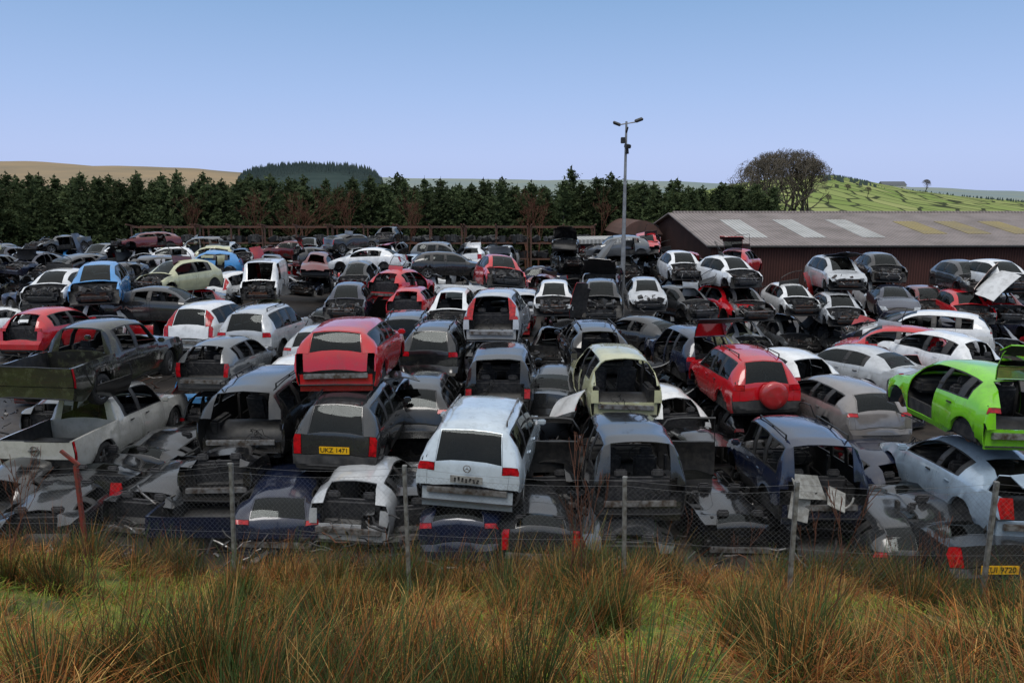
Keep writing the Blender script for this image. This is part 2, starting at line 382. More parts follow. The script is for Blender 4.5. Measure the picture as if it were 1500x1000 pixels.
    for (ii,tag,flip) in((0,'bf',0),(len(xs)-1,'br',1)):
        for k in range(2,12):
            a,b,c,d=V[ii][1][k],V[ii][0][k],V[ii][0][k+1],V[ii][1][k+1]
            q=[b,a,d,c] if not flip else [a,b,c,d]
            tg=tag
            if bed and flip: 
                tg='tailg' if k>=4 else 'br'
                if k>=8: continue
            add(tg,q,0)
    root=bpy.data.objects.new('scrap_pickup_truck' if typ in('pickup','canopy') else ('scrap_van' if typ=='van' else 'scrap_car'),None); COL.objects.link(root)
    root.empty_display_size=.3
    pm=PM[color]; mats=[pm,TRIM]
    gp={}
    for key,fc in G.items():
        inn,bor=split_glass(fc,.035 if key!='ws' else .05)
        tgt={'w':'body','r':'tail' if not (bed or t.get('boot')) else 'body'}.get(key[0],None)
        if key[0]=='g': tgt={'F':'dF','B':'dB','Q':'body'}[key[1]]+(key[2] if key[1]!='Q' else '')
        for q in bor: add(tgt,q,1 if key[0]=='g' else 0)
        gp[key]=inn
    solid=.022 if lod<2 else 0
    gap=.007 if lod<2 else 0
    part('body',T.get('body'),mats,root,0,solid)
    def has(x): return x not in fl
    if has('nohood'):
        M=Mrot((0,L/2-cowl,cz),'X',R(62)) if 'openhood' in fl else None
        o=part('bonnet',T.get('hood'),mats,root,gap,solid,M=M)
        if lod==1 and not bed: PANELS.append(o.data)
        if has('nobf'): part('grille',T.get('grille'),[TRIM],root,0,0)
    if lod<2 and ('nohood' in fl or 'openhood' in fl or 'nobf' in fl): link('engine',engine_mesh(t,rn),root)
    elif 'nohood' in fl:
        link('engine',ENG[rn.randrange(len(ENG))],root).matrix_basis=Matrix.Translation((0,L/2-1.9,0))
    if has('nobf'): part('front_bumper',T.get('bf'),[pm if rn.random()<.7 else TRIM,TRIM],root,gap,solid)
    if has('nobr'): part('rear_bumper',T.get('br'),[TRIM if 'dkbr' in fl else pm,TRIM],root,gap,solid)
    else:
        bm=bmesh.new(); box(bm,(0,-L/2+.10,.50 if rt<.33 else .58),(W*1.5,.07,.11),Euler((0,rn.uniform(-.03,.03),0)),0,.01)
        box(bm,(0,-L/2+.16,.42),(W*1.7,.05,.36),None,1); me=finish(bm,'crash_beam',[METAL,pm]); link('crash_beam',me,root)
    if 'nohl' not in fl:
        for s in'RL': part('headlight',T.get('hl'+s),[HEADL],root,gap)
    if 'notl' not in fl:
        for s in'RL': part('tail_light',T.get('tl'+s),[REDL],root,gap)
    if 'tailg' in T and 'notail' not in fl: part('tailgate',T['tailg'],mats,root,gap*2,0)
    def glass(key,par,M=None):
        if gp.get(key): 
            part('window' if key[0]=='g' else ('windscreen' if key=='ws' else 'rear_window'),[(q,0) for q in gp[key]],[GLASS],par,0,0,60)
    if T.get('tail'):
        if has('notail'):
            ang=-R(rn.uniform(108,122))
            M=Mrot((0,L/2-re,roof-.08),'X',ang) if 'opentail' in fl else None
            if t.get('boot') and M is not None: M=Mrot((0,L/2-rg,t['rbz']),'X',-R(60))
            o=part('tailgate' if not t.get('boot') else 'boot_lid',T['tail'],mats,root,gap,solid,M=M)
            if has('norw') and not t.get('boot'): glass('rw',o)
    if (t.get('boot') or bed) and has('norw'): glass('rw',root)
    if has('nows'): glass('ws',root)
    for s in'RL':
        sg=1 if s=='R' else -1
        for dn,gk,hx in(('dF','gF',xA),('dB','gB',B1)):
            if dn+s in fl or ('nod'+s) in fl: continue
            M=None
            if 'open'+dn+s in fl: M=Mrot((sg*W*.98,L/2-hx,.6),'Z',sg*R(rn.uniform(74,84)))
            o=part('door',T.get(dn+s),mats,root,gap,(.06 if M else solid),M=M)
            if o and 'nosw' not in fl: glass(gk+s,o)
            if o and lod==1 and dn=='dF' and rn.random()<.3: PANELS.append(o.data)
            if o and lod==0:
                bm=bmesh.new(); ex=(B0 if dn=='dF' else C0)-.16; box(bm,(sg*(W+.005),L/2-ex,belt0-.10),(.03,.15,.028),None,0,.008)
                link('handle',finish(bm,'handle',[pm if rn.random()<.6 else TRIM]),o)
        if 'nosw' not in fl: glass('gQ'+s,root)
        if lod==0 and 'dF'+s not in fl and 'nod'+s not in fl and 'opendF'+s not in fl and 'nomir' not in fl:
            bm=bmesh.new(); box(bm,(sg*(W+.09),L/2-xA-.06,belt0+.05),(.18,.10,.13),Euler((0,0,sg*.15)),0,.03); link('wing_mirror',finish(bm,'wing_mirror',[pm,TRIM],50),root)
    it=link('interior',interior(t,typ),root)
    if lod<2:
        for s in(-1,1):
            if rn.random()<.8:
                o=link('seat',SEAT,root); o.location=(s*.37,L/2-(cowl+1.05),.36); o.rotation_euler=(0,0,rn.uniform(-.1,.1))
        if not bed and rn.random()<.75:
            o=link('rear_seat',RSEAT,root); o.location=(0,L/2-(B1+.85),.36)
    for xc,s in((xf,1),(xf,-1),(xr,1),(xr,-1)):
        if lod==2 and 'nowh' in fl: continue
        y=L/2-xc
        if 'nowh' in fl or rn.random()<(.0 if 'wh' in fl else .25):
            if lod==0:
                h=link('wheel_hub',HUBM,root); h.location=(s*(W-.16),y,rt+.04); h.scale=(s*1,rt,rt)
            continue
        w_=link('wheel',None,root); w_.location=(s*(W-.13),y,rt+ (0.02 if 'wh' in fl else -.04)); w_.rotation_euler=(0,0,rn.uniform(-.3,.3) if xc==xf else 0); w_.scale=(s,rt,rt); w_.empty_display_size=.2
        link('tyre',TYM,w_)
        if rn.random()<.85 or 'wh' in fl: link('rim',RIMM,w_)
    if t.get('rails') and lod==0 and not 'norails' in fl:
        for s in(-1,1):
            bm=bmesh.new(); y0=L/2-ws-.3;y1=L/2-re+.3; xx=s*(t['rhw']-.11)
            cyl(bm,(xx,y0,roof+.045),(xx,y1,roof+.045),.016,seg=6)
            for yy in(y0,(y0+y1)/2,y1): cyl(bm,(xx,yy,roof-.06),(xx,yy,roof+.045),.018,seg=6)
            link('roof_rail',finish(bm,'roof_rail',[TRIM if color!='ice silver' else METAL]),root)
    if lod<2 and ('notail' in fl or 'nohood' in fl or 'nosw' in fl):
        segs=[]; p0=Vector((rn.uniform(-W,W)*.7,(-L/2+.2 if 'notail' in fl else L/2-rn.uniform(.2,cowl)),rn.uniform(.75,1.1)))
        for i in range(6):
            p=p0
            for k in range(6):
                q=p+Vector((rn.uniform(-.14,.14),rn.uniform(-.09,.07),rn.uniform(-.15,.06))); segs.append((*p,*q,.008,.008)); p=q
        Vt,Ft=tubes(segs); link('wiring_loom',mesh_np('wiring_loom',Vt,Ft,[TRIM]),root)
    root.location=loc; root.rotation_euler=(R(pitch),R(roll),-R(yaw))
    st=''
    if 'nohood' in fl and abs(yaw)>90: st='missing its bonnet'
    elif 'notail' in fl: st='missing its tailgate'
    elif 'opentail' in fl: st='with raised tailgate'
    elif 'openDFL' in fl: st='with doors open'
    where='on muddy ground' if loc[2]<.3 else 'on stacked wrecks'
    root["label"]=label or ' '.join(f"scrapped {color} {t['kind']} {st} {where}".split())
    root["category"]={'pickup':'pickup truck','canopy':'pickup truck','van':'van'}.get(typ,'car')
    root["group"]="scrap vehicles stacked in the yard"
    CARS.append((loc[0],loc[1],loc[2],root,roof,lod))
    return root
ENG=[engine_mesh(TY['hatch'],random.Random(i)) for i in range(3)]
PALW=['silver']*4+['white']*8+['black']*8+['dark grey']*5+['dark blue']*4+['red']*4+['dark red']*2+['grey']*2+['cream','blue','grey beige','pale blue silver']
RN=random.Random(5)
SEED=[0]
def center(u,Y,z,yaw,L):
    D=Y*math.cos(PITCH)+(H-z)*math.sin(PITCH); X=(u-750)/F*D; c=math.cos(R(yaw)); fx,fy=math.sin(R(yaw)),math.cos(R(yaw))
    k=L/2 if c>=.5 else (-L/2 if c<=-.5 else 0)
    return X+fx*k,Y+fy*k
def rflags(rn,front):
    f=[]
    if front:
        if rn.random()<.86: f.append('nohood')
        elif rn.random()<.6: f.append('openhood')
        if rn.random()<.8: f.append('nobf')
        if rn.random()<.75: f.append('nohl')
        if rn.random()<.5: f.append('nows')
    else:
        q=rn.random()
        if q<.62: f.append('notail')
        elif q<.78: f.append('opentail')
        if rn.random()<.7: f.append('nobr')
        if rn.random()<.5: f.append('notl')
        f.append('nohood')
    if rn.random()<.5: f.append('nowh')
    if rn.random()<.65: f.append('nosw')
    for d in('dFL','dFR','dBL','dBR'):
        if rn.random()<.42: f.append(d)
    return ' '.join(f)
def car(typ,color,u,Y,z,yaw,fl='',pitch=0,roll=0,crush=0,dent=.012,lod=0,label=None,under=True,ux=None):
    SEED[0]+=1; s=SEED[0]; x,y=center(u,Y,z,yaw,TY[typ]['L'])
    o=build_car(typ,color,(x,y,z),yaw,fl,pitch,roll,crush,dent,lod,s,label)
    if under and z>.7:
        n=max(1,round(z/1.28)); st=z/n
        for i in range(1,n+1):
            tt=RN.choice(['hatch','saloon','estate','hatch']); zz=z-i*st
            if i==n: zz=-.16
            SEED[0]+=1
            cr=TY[tt]['roof']-(st+.24 if i<n else st+.40)
            front=math.cos(R(yaw))<0; yy=yaw+RN.uniform(-6,6)
            xx=x+RN.uniform(-.15,.15);y2=y+RN.uniform(-.2,.3)
            build_car(tt,RN.choice(PALW if Y>24 else ['black','dark grey','dark blue','dark red','grey','silver','black']),(xx,y2,zz),yy,rflags(RN,front).replace('opentail','notail')+' nowh',RN.uniform(-1,1),RN.uniform(-1.5,1.5),max(-.1,cr),.04,max(lod,1 if Y<40 else 2),SEED[0])
    return o
# ---- nearest row of stacks
car('saloon','black',118,15.6,-.15,4,'nohood nowh',0,2,.45,.06,under=False,label='crushed black car with red lamps under a silver pickup truck')
car('pickup','mossy silver',58,16.4,.46,5,'wh nobr nosw',0,-1,label='silver mossy pickup truck resting on a crushed car',under=False)
car('pickup','mossy black',54,16.9,1.98,4,'nosw wh nows norw',0,1,dent=.02,label='mossy black pickup truck with no glass on a silver pickup',under=False)
car('pickup','dark blue',285,14.2,-.36,2,'nowh nosw nows norw nobr notl',0,0,.35,.03,under=False,label='dark blue pickup truck with no windows at a stack base')
car('hatch','black',318,15.1,.32,3,'notail nobr notl nowh nosw nodR',-2,-3,.28,.05,under=False,label='gutted black car shell with tailgate and doors missing')
car('wide','black',352,16.1,1.05,3,'nowh notl nobr notail nosw',1,0,0.05,.02,label='large black off-road car with open back above gutted shells',under=False)
car('hatch','silver',508,14.1,-.05,3,'notail nobr notl nowh nosw',0,2,.08,.02,under=False,label='silver hatchback shell with its tailgate missing under a grey car')
car('suv','dark grey',490,15.4,.90,2,'nowh dkbr tallamp',1,1.5,0,.012,under=False,label='dark grey off-road car with yellow number plate on a silver shell')
car('canopy','red',492,16.4,2.34,0,'nobr notl nowh norails',-1.5,-.5,0.18,.010,under=False,label='bright red pickup truck with canopy on top of a grey car')
car('hatch','dark blue',672,13.5,-.14,5,'nowh nohood',0,-2,.28,.03,under=False,label='crushed dark blue hatchback beneath a silver off-road car')
car('wide','ice silver',681,13.7,.82,7,'nobr wh',0,2.5,0,.010,under=False,label='pale silver off-road car with roof rails and no rear bumper')
car('hatch','dark grey',922,12.9,-.3,2,'nowh notail notl nohood nobr',3,0,.3,.04,under=False,label='crushed grey hatchback under a boxy dark car')
car('widejeep','dark grey',938,13.8,.46,-1,'notail nobr notl nowh dBL dBR opendFL opendFR nosw nohood norails',-2,0,.02,.012,under=False,label='boxy dark grey car with both front doors open, no tailgate')
car('hatch','black',1085,14.0,-.25,-8,'nowh nohood nosw nobr notl',4,4,.4,.04,under=False,label='badly crushed black wreck on the ground')
car('saloon','black',1228,13.2,-.4,3,'nowh notail nobr notl nosw',0,2,.35,.04,under=False,label='flattened black wreck under a dark blue car')
NAVY=car('jeep','dark blue',1205,13.9,.34,1,'notail nobr notl nowh nosw nohood',-2,0,0,.014,under=False,label='dark blue off-road car with tailgate missing and torn trim')
car('saloon','dark grey',1460,12.1,.0,0,'nowh nohood',0,0,.35,.03,under=False,label='crushed dark saloon with red lamps and yellow plate')
car('saloon','pale blue silver',1528,12.5,.68,0,'opentail nosw nowh nobr',0,1,0,.010,under=False,label='pale blue silver saloon car with its boot lid raised')
car('hatch','lime green',1505,13.2,2.12,-1,'opentail nobr nosw dFL nowh',1,2,0,.010,under=False,label='bright lime green hatchback with raised tailgate on a silver saloon')
D_=['black','dark grey','black','dark blue','dark grey']
for i,(u,Y,z,yw) in enumerate([(200,17.2,-.1,10),(200,14.8,-.25,6),(405,16.6,-.1,-5),(402,14.0,-.25,-8),(590,14.2,-.25,-6),(800,15.8,-.2,8),(788,13.4,-.3,-6),(1062,17.0,-.25,-10),(1338,15.4,-.05,-3),(1345,12.8,-.3,5),(-20,15.0,-.15,6),(40,13.9,-.3,-4)]):
    car('estate' if i%4==3 else 'hatch',D_[i%5],u,Y,z,yw,'nowh notail nobr notl nosw nohood nows nomir' if i%3 else 'nowh nobr nohood nosw nomir',RN.uniform(-3,3),RN.uniform(-5,5),RN.uniform(.12,.32),.04,under=False)
# ---- second row
car('suv','black',628,22.6,1.25,4,'wh',label=None)
car('estate','black',608,18.2,.75,2,'nowh')
car('jeep','black',729,19.0,1.15,3,'notail nobr nowh nosw norails',crush=.1)
car('mpv','cream',917,17.8,1.42,-3,'notail nobr notl nowh nodL nosw',0,1,label='cream people carrier shell with doors and tailgate missing')
car('hatch','white',1000,19.5,.2,-12,'nohood nosw nodL nowh notail nobr notl',dent=.05,under=False)
car('suv','red',1122,19.3,1.02,-3,'nowh dkbr',0,0,label='red off-road car with spare wheel on its tailgate')
car('estate','grey beige',1290,17.6,.85,-6,'nowh nosw',0,0,.05)
car('hatch','white',1198,20.8,1.0,-14,'notail nobr nowh')
car('saloon','silver',1345,22.2,.85,-28,'nowh')
car('hatch','red',1300,26.5,1.05,-64,'notail nobr nosw nowh',under=False)
car('suv','dark blue',1045,23.2,1.0,-8,'opentail nobr nosw nowh nodL norails')
car('mpv','silver',719,23.2,2.3,6,'notail nobr nowh',0,-1,label='silver people carrier with tailgate missing high on a stack')
car('suv','black',880,22.3,1.40,-2,'nosw nowh nows nobr notl notail',crush=.1)
car('saloon','dark grey',800,20.2,.6,12,'nowh')
car('hatch','grey',296,20.8,1.35,5,'nosw nowh notail nobr')
car('suv','silver',358,24,1.60,4,'nowh',label='silver car with roof rails and red tail lights')
car('mpv','white',276,25,1.7,4,'nobr nowh')
car('hatch','silver',450,23.2,1.35,5,'wh')
car('hatch','white',412,20.8,.80,4,'nowh')
car('hatch','red',30,25,1.65,5,'nosw nowh notail')
car('jeep','dark grey',590,25.5,1.1,0,'nobr nowh')
car('saloon','black',1000,28.5,.9,-38,'nowh nosw')
car('estate','white',1455,27.5,1.3,-60,'nowh nosw')
car('hatch','white',1440,23.0,1.15,-20,'nohood nosw nobr notail nowh notl',4,4,0,.05)
car('saloon','dark blue',1325,30,1.1,-75,'nowh nohood',under=True)
# ---- middle rows
car('saloon','dark grey',245,31,1.95,88,'nohood nosw nowh',lod=1)
car('mpv','blue',138,28.5,2.75,160,'nobf nowh nohl nohood',lod=1,label='bright blue people carrier facing forward with mangled front')
car('hatch','cream',210,32.5,2.75,205,'nohood nosw nobf nohl nowh',lod=1)
car('hatch','white',58,30,2.55,175,'nohood nobf nowh nohl',lod=1)
car('hatch','red',742,31.5,3.0,168,'nobf nowh nohl nohood',3,-6,lod=1,label='bright red hatchback with damaged front tilted on a stack')
car('hatch','red',592,31.5,1.75,5,'notail nobr notl nosw nowh',lod=1,dent=.03)
car('hatch','red',560,33.5,2.3,20,'notail nobr notl nosw nowh nodR',lod=1,dent=.03)
car('estate','black',660,44,2.55,82,'wh',-1,0,lod=1,label='black estate car seen side-on at the top of a stack')
car('saloon','white',540,47,2.65,-80,'nosw nowh',lod=1)
car('van','white',378,40,1.5,172,'nohood nobf nowh nohl nows',lod=1)
car('hatch','dark blue',503,30.5,1.9,176,'nohood nobf nowh nohl',lod=1)
car('mpv','white',654,29.5,1.55,183,'nohood nobf nohl nowh nows',lod=1)
car('hatch','white',810,31.5,1.9,184,'nohood nobf nowh',lod=1)
car('suv','dark grey',880,32,1.65,186,'nohood nobf nowh nohl',lod=1)
car('hatch','silver',950,33,1.9,184,'nowh nobf',lod=1,label='silver hatchback facing forward with intact bonnet')
car('hatch','white',1010,37,2.85,178,'nohood nobf nohl nowh',lod=1)
car('hatch','red',1068,39.5,2.9,30,'opentail nosw nowh',lod=1)
car('hatch','white',1098,34.5,2.75,165,'nohood nobf nowh nohl',lod=1)
car('hatch','black',1035,33,1.55,160,'nohood nobf nowh nohl nows',lod=1)
car('estate','grey beige',1112,33.5,1.4,175,'nohood nobf nowh nohl',lod=1)
car('hatch','white',1180,34.5,1.5,178,'nohood nobf nowh',lod=1)
car('mpv','silver',1244,35,2.6,184,'nobf nowh',lod=1,label='silver people carrier facing forward on a stack')
car('hatch','silver',1243,33.2,1.2,186,'nobf nohood nowh',lod=1)
car('hatch','black',1305,37,2.75,188,'nohood nobf nohl nowh',lod=1)
car('saloon','dark blue',1318,34,1.5,196,'nowh',lod=1)
car('hatch','dark red',1372,35,1.3,190,'nohood nobf nohl nowh',lod=1)
car('hatch','dark grey',1440,34.5,2.55,184,'nohood nowh',lod=1)
car('hatch','red',1432,33,1.35,190,'nohood nowh nobf',lod=1)
car('hatch','white',1500,33,2.7,178,'nohood nobf nowh',lod=1)
# ---- filler stacks
hero=[(c_[0],c_[1]) for c_ in CARS]
rows=[(21.5,1),(27,2),(34.5,2),(41,2),(48,3),(55.5,3),(63,3)]
for ri,(Yr,lv) in enumerate(rows):
    X=-.70*Yr
    while X<.68*Yr:
        X+=RN.uniform(1.95,2.3)
        if RN.random()<.05: X+=2
        if 25<Yr<34 and X>8: break
        if Yr>46 and X>11+(0 if Yr<60 else -2): break
        y=Yr+RN.uniform(-1.2,1.2)
        if any(abs(hx-X)<1.8 and abs(hy-y)<4.2 for hx,hy in hero): continue
        n=lv+(1 if RN.random()<.12 else 0) if RN.random()<.7 else max(1,lv-1)
        z=-.12; base=RN.choice([0,180,180]) 
        for i in range(n):
            tt=RN.choice(['hatch','hatch','hatch','hatch','saloon','estate','mpv','suv'] if i==n-1 else ['hatch','saloon','estate','hatch'])
            yaw=base+RN.uniform(-22,22)+(RN.choice([90,-60,60]) if (RN.random()<.24 and i==n-1) else 0)
            fr=math.cos(R(yaw))<0; lod=2 if Yr>46 or (i<n-1 and Yr>30) else 1
            cr=RN.uniform(0,.15) if i<n-1 else (0 if RN.random()<.5 else RN.uniform(.1,.4))
            SEED[0]+=1
            c=RN.choice(PALW)
            if len(CARS)<299 and not(Yr>46 and i==0):
                build_car(tt,c,(X+RN.uniform(-.15,.15),y,z),yaw,rflags(RN,fr)+(' nowh' if i==0 else ''),RN.uniform(-5,5),RN.uniform(-6,6),cr,.065,lod,SEED[0])
            z+=TY[tt]['roof']-cr-.22
# ---- loose bodywork thrown on the stacks
rp=random.Random(9); cen={}
tops=[c_ for c_ in CARS if c_[1]>17 and not any(abs(d_[0]-c_[0])<1.2 and abs(d_[1]-c_[1])<1.8 and d_[2]>c_[2]+.5 for d_ in CARS)]
for c_ in tops:
    for rep in range(2):
        if rp.random()<.5: continue
        me=rp.choice(PANELS)
        if me.name not in cen:
            co=np.zeros(len(me.vertices)*3,dtype=np.float32); me.vertices.foreach_get('co',co); co=co.reshape(-1,3); m2=me.copy(); m2.name='bodywork'; co-=co.mean(0); m2.vertices.foreach_set('co',co.ravel()); m2.update(); cen[me.name]=m2
        o=link('scrap_bodywork',cen[me.name],None,'loose sheet of car bodywork thrown among the stacked wrecks','scrap metal',None,'loose scrap bodywork')
        dx=rp.choice([-1,1])*rp.uniform(.9,1.1)
        if rp.random()<.18 and c_[1]>24: o.location=(c_[0]+rp.uniform(-.3,.3),c_[1]+rp.uniform(-.6,.6),c_[2]+c_[4]+.10); o.rotation_euler=(rp.uniform(-.15,.15),rp.uniform(-.15,.15),rp.uniform(0,6))
        else: o.location=(c_[0]+dx,c_[1]+rp.uniform(-1.8,1.8),max(.25,c_[2]+rp.uniform(.1,.9))); o.rotation_euler=(rp.uniform(-.8,.8),rp.uniform(.7,1.4)*rp.choice([-1,1]),rp.uniform(-.6,.6))
# ---- number plates, emblem, spare wheel, torn trim
def find(lbl): return next(c_[3] for c_ in CARS if lbl in c_[3]["label"])
def text_mesh(s,size,mat,parent,M,name='lettering',off=0):
    cu=bpy.data.curves.new('t','FONT'); cu.body=s; cu.size=size; cu.align_x='CENTER'; cu.align_y='CENTER'; cu.extrude=.002; cu.offset=off
    to=bpy.data.objects.new('t',cu); COL.objects.link(to); bpy.context.view_layer.update()
    me=bpy.data.meshes.new_from_object(to.evaluated_get(bpy.context.evaluated_depsgraph_get())); bpy.data.objects.remove(to)
    me.materials.clear(); me.materials.append(mat); o=link(name,me,parent); o.matrix_basis=M; return o
def plate(root,L,z,s,x=0,dy=.012,tilt=0):
    bm=bmesh.new(); box(bm,(0,0,0),(.62,.012,.15),None,0,.003); o=link('number_plate',finish(bm,'number_plate',[PLY]),root); o.location=(x,-L/2-dy,z); o.rotation_euler=(tilt,0,0)
    text_mesh(s,.135,PLT,o,Matrix.Translation((0,-.008,0))@Matrix.Rotation(math.pi/2,4,'X'),off=.0012)
def ring(bm,r,tr,y=0):
    for k in range(20):
        a=2*math.pi*k/20;b=2*math.pi*(k+1)/20; cyl(bm,(r*math.cos(a),y,r*math.sin(a)),(r*math.cos(b),y,r*math.sin(b)),tr,seg=6)
plate(find('yellow number plate'),4.45,.80,'UKZ 1471',dy=-.03)
plate(find('crushed dark saloon'),4.60,.70,'XUI 9720',x=-.05,dy=.05)
o=find('silver mossy'); bm=bmesh.new(); ring(bm,.10,.013)
box(bm,(0,-.01,0),(.27,.02,.045),None,0,.004); e=link('emblem',finish(bm,'emblem',[METAL]),o); e.location=(0,-2.62,.88)
text_mesh('NISSAN',.05,PLT,e,Matrix.Translation((0,-.022,0))@Matrix.Rotation(math.pi/2,4,'X'))
o=find('roof rails and no'); bm=bmesh.new(); ring(bm,.065,.009)
for a in(90,210,330): cyl(bm,(0,0,0),(.060*math.cos(R(a)),0,.060*math.sin(R(a))),.010,.003,6)
e=link('emblem',finish(bm,'emblem',[METAL]),o); e.location=(0,-2.335,1.04)
bm=bmesh.new(); box(bm,(0,0,0),(.60,.02,.14),None,0,.006); 
for i in range(7): box(bm,(-.21+.07*i,-.015,random.uniform(-.02,.02)),(.035,.012,.07),Euler((0,random.uniform(-.6,.6),0)),1)
e=link('plate_recess',finish(bm,'plate_recess',[WHITEP,TRIM]),o); e.location=(.0,-2.36,.84)
o=find('spare wheel'); bm=bmesh.new(); lathe(bm,[(-.12,.34),(.05,.355),(.10,.32),(.12,.2),(.125,.0001)],28,0); bmesh.ops.recalc_face_normals(bm,faces=bm.faces[:])
e=link('spare_wheel_cover',finish(bm,'spare_wheel_cover',[PM['red']],50),o); e.location=(.12,-2.32,.86); e.rotation_euler=(0,0,-math.pi/2)
bm=bmesh.new(); rn=random.Random(77)
for (c,s,e_) in(((-.25,-1.85,.95),(.75,.5,.02),(.9,.2,.5)),((.25,-1.95,.75),(.5,.35,.02),(.5,-.5,1.2)),((-.45,-2.0,.6),(.4,.5,.02),(1.2,.3,.1))):
    box(bm,c,s,Euler(e_),0,.004)
for k in range(10):
    a=R(18*k);b=R(18*(k+1)); cyl(bm,(.3+.22*math.cos(a),-2.06,.82-.22*math.sin(a)),(.3+.22*math.cos(b),-2.06,.82-.22*math.sin(b)),.02,seg=6)
link('torn_trim',finish(bm,'torn_trim',[WHITEP],40),NAVY)
# ---------------------------------------------------------------- scrap debris
deb=simple('scrap_mix',(.010,.010,.012),.5,c2=(.03,.028,.027),scale=.9,coord='Object')
bm=bmesh.new(); rn=random.Random(3)
for i in range(2400):
    Y=12.9+rn.random()**1.7*24; X=rn.uniform(-.74,.74)*Y; s=rn.uniform(.04,.20)
    pile=max(0,noise.noise(Vector((X*.5,Y*.4,3)))*1.4)+.2 if Y<20 else .2
    e=Euler((rn.uniform(-.6,.6),rn.uniform(-.6,.6),rn.uniform(0,6))); zz=rn.random()*pile
    if rn.random()<.45: box(bm,(X,Y,zz),(s,s*rn.uniform(.3,1),rn.uniform(.02,.12)),e,rn.choice([0,0,0,5,1,5,4,5,5,2]) if rn.random()<.5 else 0)
    else:
        p=Vector((X,Y,zz+.05)); m=rn.choice([0,5,5,1,0,2]); r_=rn.uniform(.008,.025); dd=e.to_matrix()@Vector((.16,0,.03))
        for k in range(3):
            q=p+dd+Vector((rn.uniform(-.06,.06),rn.uniform(-.06,.06),rn.uniform(-.05,.05))); q.z=max(.02,q.z); cyl(bm,p,q,r_,seg=5,mat=m); p=q
link('scrap_debris',finish(bm,'scrap_debris',[deb,RUST,METAL,WHITEP,PM['dark red'],TRIM],30),None,'loose broken car parts scattered on the muddy yard','scrap metal','stuff')
for i in range(34):
    Y=rn.uniform(13.5,34);X=rn.uniform(-.6,.6)*Y; o=link('loose_tyre',TYM,None,'discarded black car tyre lying on the muddy yard','tyre',None,'loose tyres on the yard'); o.scale=(1,.31,.31)
    o.location=(X,Y,.14); o.rotation_euler=(rn.uniform(-.2,.2),math.pi/2+rn.uniform(-.3,.3),0)
# ---------------------------------------------------------------- ground
gm,nt,b=newmat('yard_mud_gravel')
o1,f1,_=noise_mix(nt,(.032,.026,.022),(.075,.062,.05),1.2,.4,.65,10)
o2,f2,_=noise_mix(nt,None,(.016,.014,.013),.25,.42,.62,4,prev=o1)
nt.links.new(o2,b.inputs['Base Color']); b.inputs['Roughness'].default_value=.55
bp=N(nt,'ShaderNodeBump'); bp.inputs['Distance'].default_value=.06; bp.inputs['Strength'].default_value=.6; nt.links.new(f1,bp.inputs['Height']); nt.links.new(bp.outputs[0],b.inputs['Normal'])
bm=bmesh.new(); vs=[bm.verts.new(p) for p in((-3500,-300,0),(3500,-300,0),(3500,5000,0),(-3500,5000,0))]; bm.faces.new(vs)
link('ground',finish(bm,'ground',[gm],smooth=False),None,'muddy gravel yard ground','ground','structure')
fm=simple('field_grass',(.07,.10,.03),.9,c2=(.12,.11,.05),scale=.05,spec=0)
bm=bmesh.new(); vs=[bm.verts.new(p) for p in((-3500,82,.02),(3500,82,.02),(3500,4900,.02),(-3500,4900,.02))]; bm.faces.new(vs)
link('field',finish(bm,'field',[fm],smooth=False),None,'rough green pasture behind the yard','field','structure')
def bank(x,y):
    z=float(np.interp(y,[-20,0,5,8,11,12.1,13.0],[5.4,4.75,3.05,1.85,.82,.46,-.15]))
    z+= .34*noise.noise(Vector((x*.45,y*.45,0)))*sm((13-y)/3)+.14*noise.noise(Vector((x*1.3,y*1.3,3)))*sm((13-y)/3)
    if x<-4: z+=.50*sm((-4-x)/3)*sm((13.2-y)/2.2)
    if x>5: z-=.25*sm((x-5)/2)*sm((y-9)/2)
    return z
nx,ny=160,100; Vb=[];Fb=[]
for j in range(ny+1):
    for i in range(nx+1):
        x=-30+60*i/nx; y=-20+33.1*j/ny; Vb.append((x,y,bank(x,y)))
for j in range(ny):
    for i in range(nx): a=j*(nx+1)+i; Fb.append((a,a+1,a+nx+2,a+nx+1))
bk,nt,b=newmat('bank_soil_moss')
o1,f1,_=noise_mix(nt,(.06,.065,.016),(.20,.26,.03),1.1,.42,.6,8); o2,_,_=noise_mix(nt,None,(.19,.11,.035),2.5,.5,.66,8,prev=o1)
nt.links.new(o2,b.inputs['Base Color']); b.inputs['Roughness'].default_value=.95
bp=N(nt,'ShaderNodeBump'); bp.inputs['Distance'].default_value=.05; nt.links.new(f1,bp.inputs['Height']); nt.links.new(bp.outputs[0],b.inputs['Normal'])
link('grass_bank',mesh_np('grass_bank',Vb,Fb,[bk],smooth=True),None,'sloping bank of moss and rough grass','bank','structure')
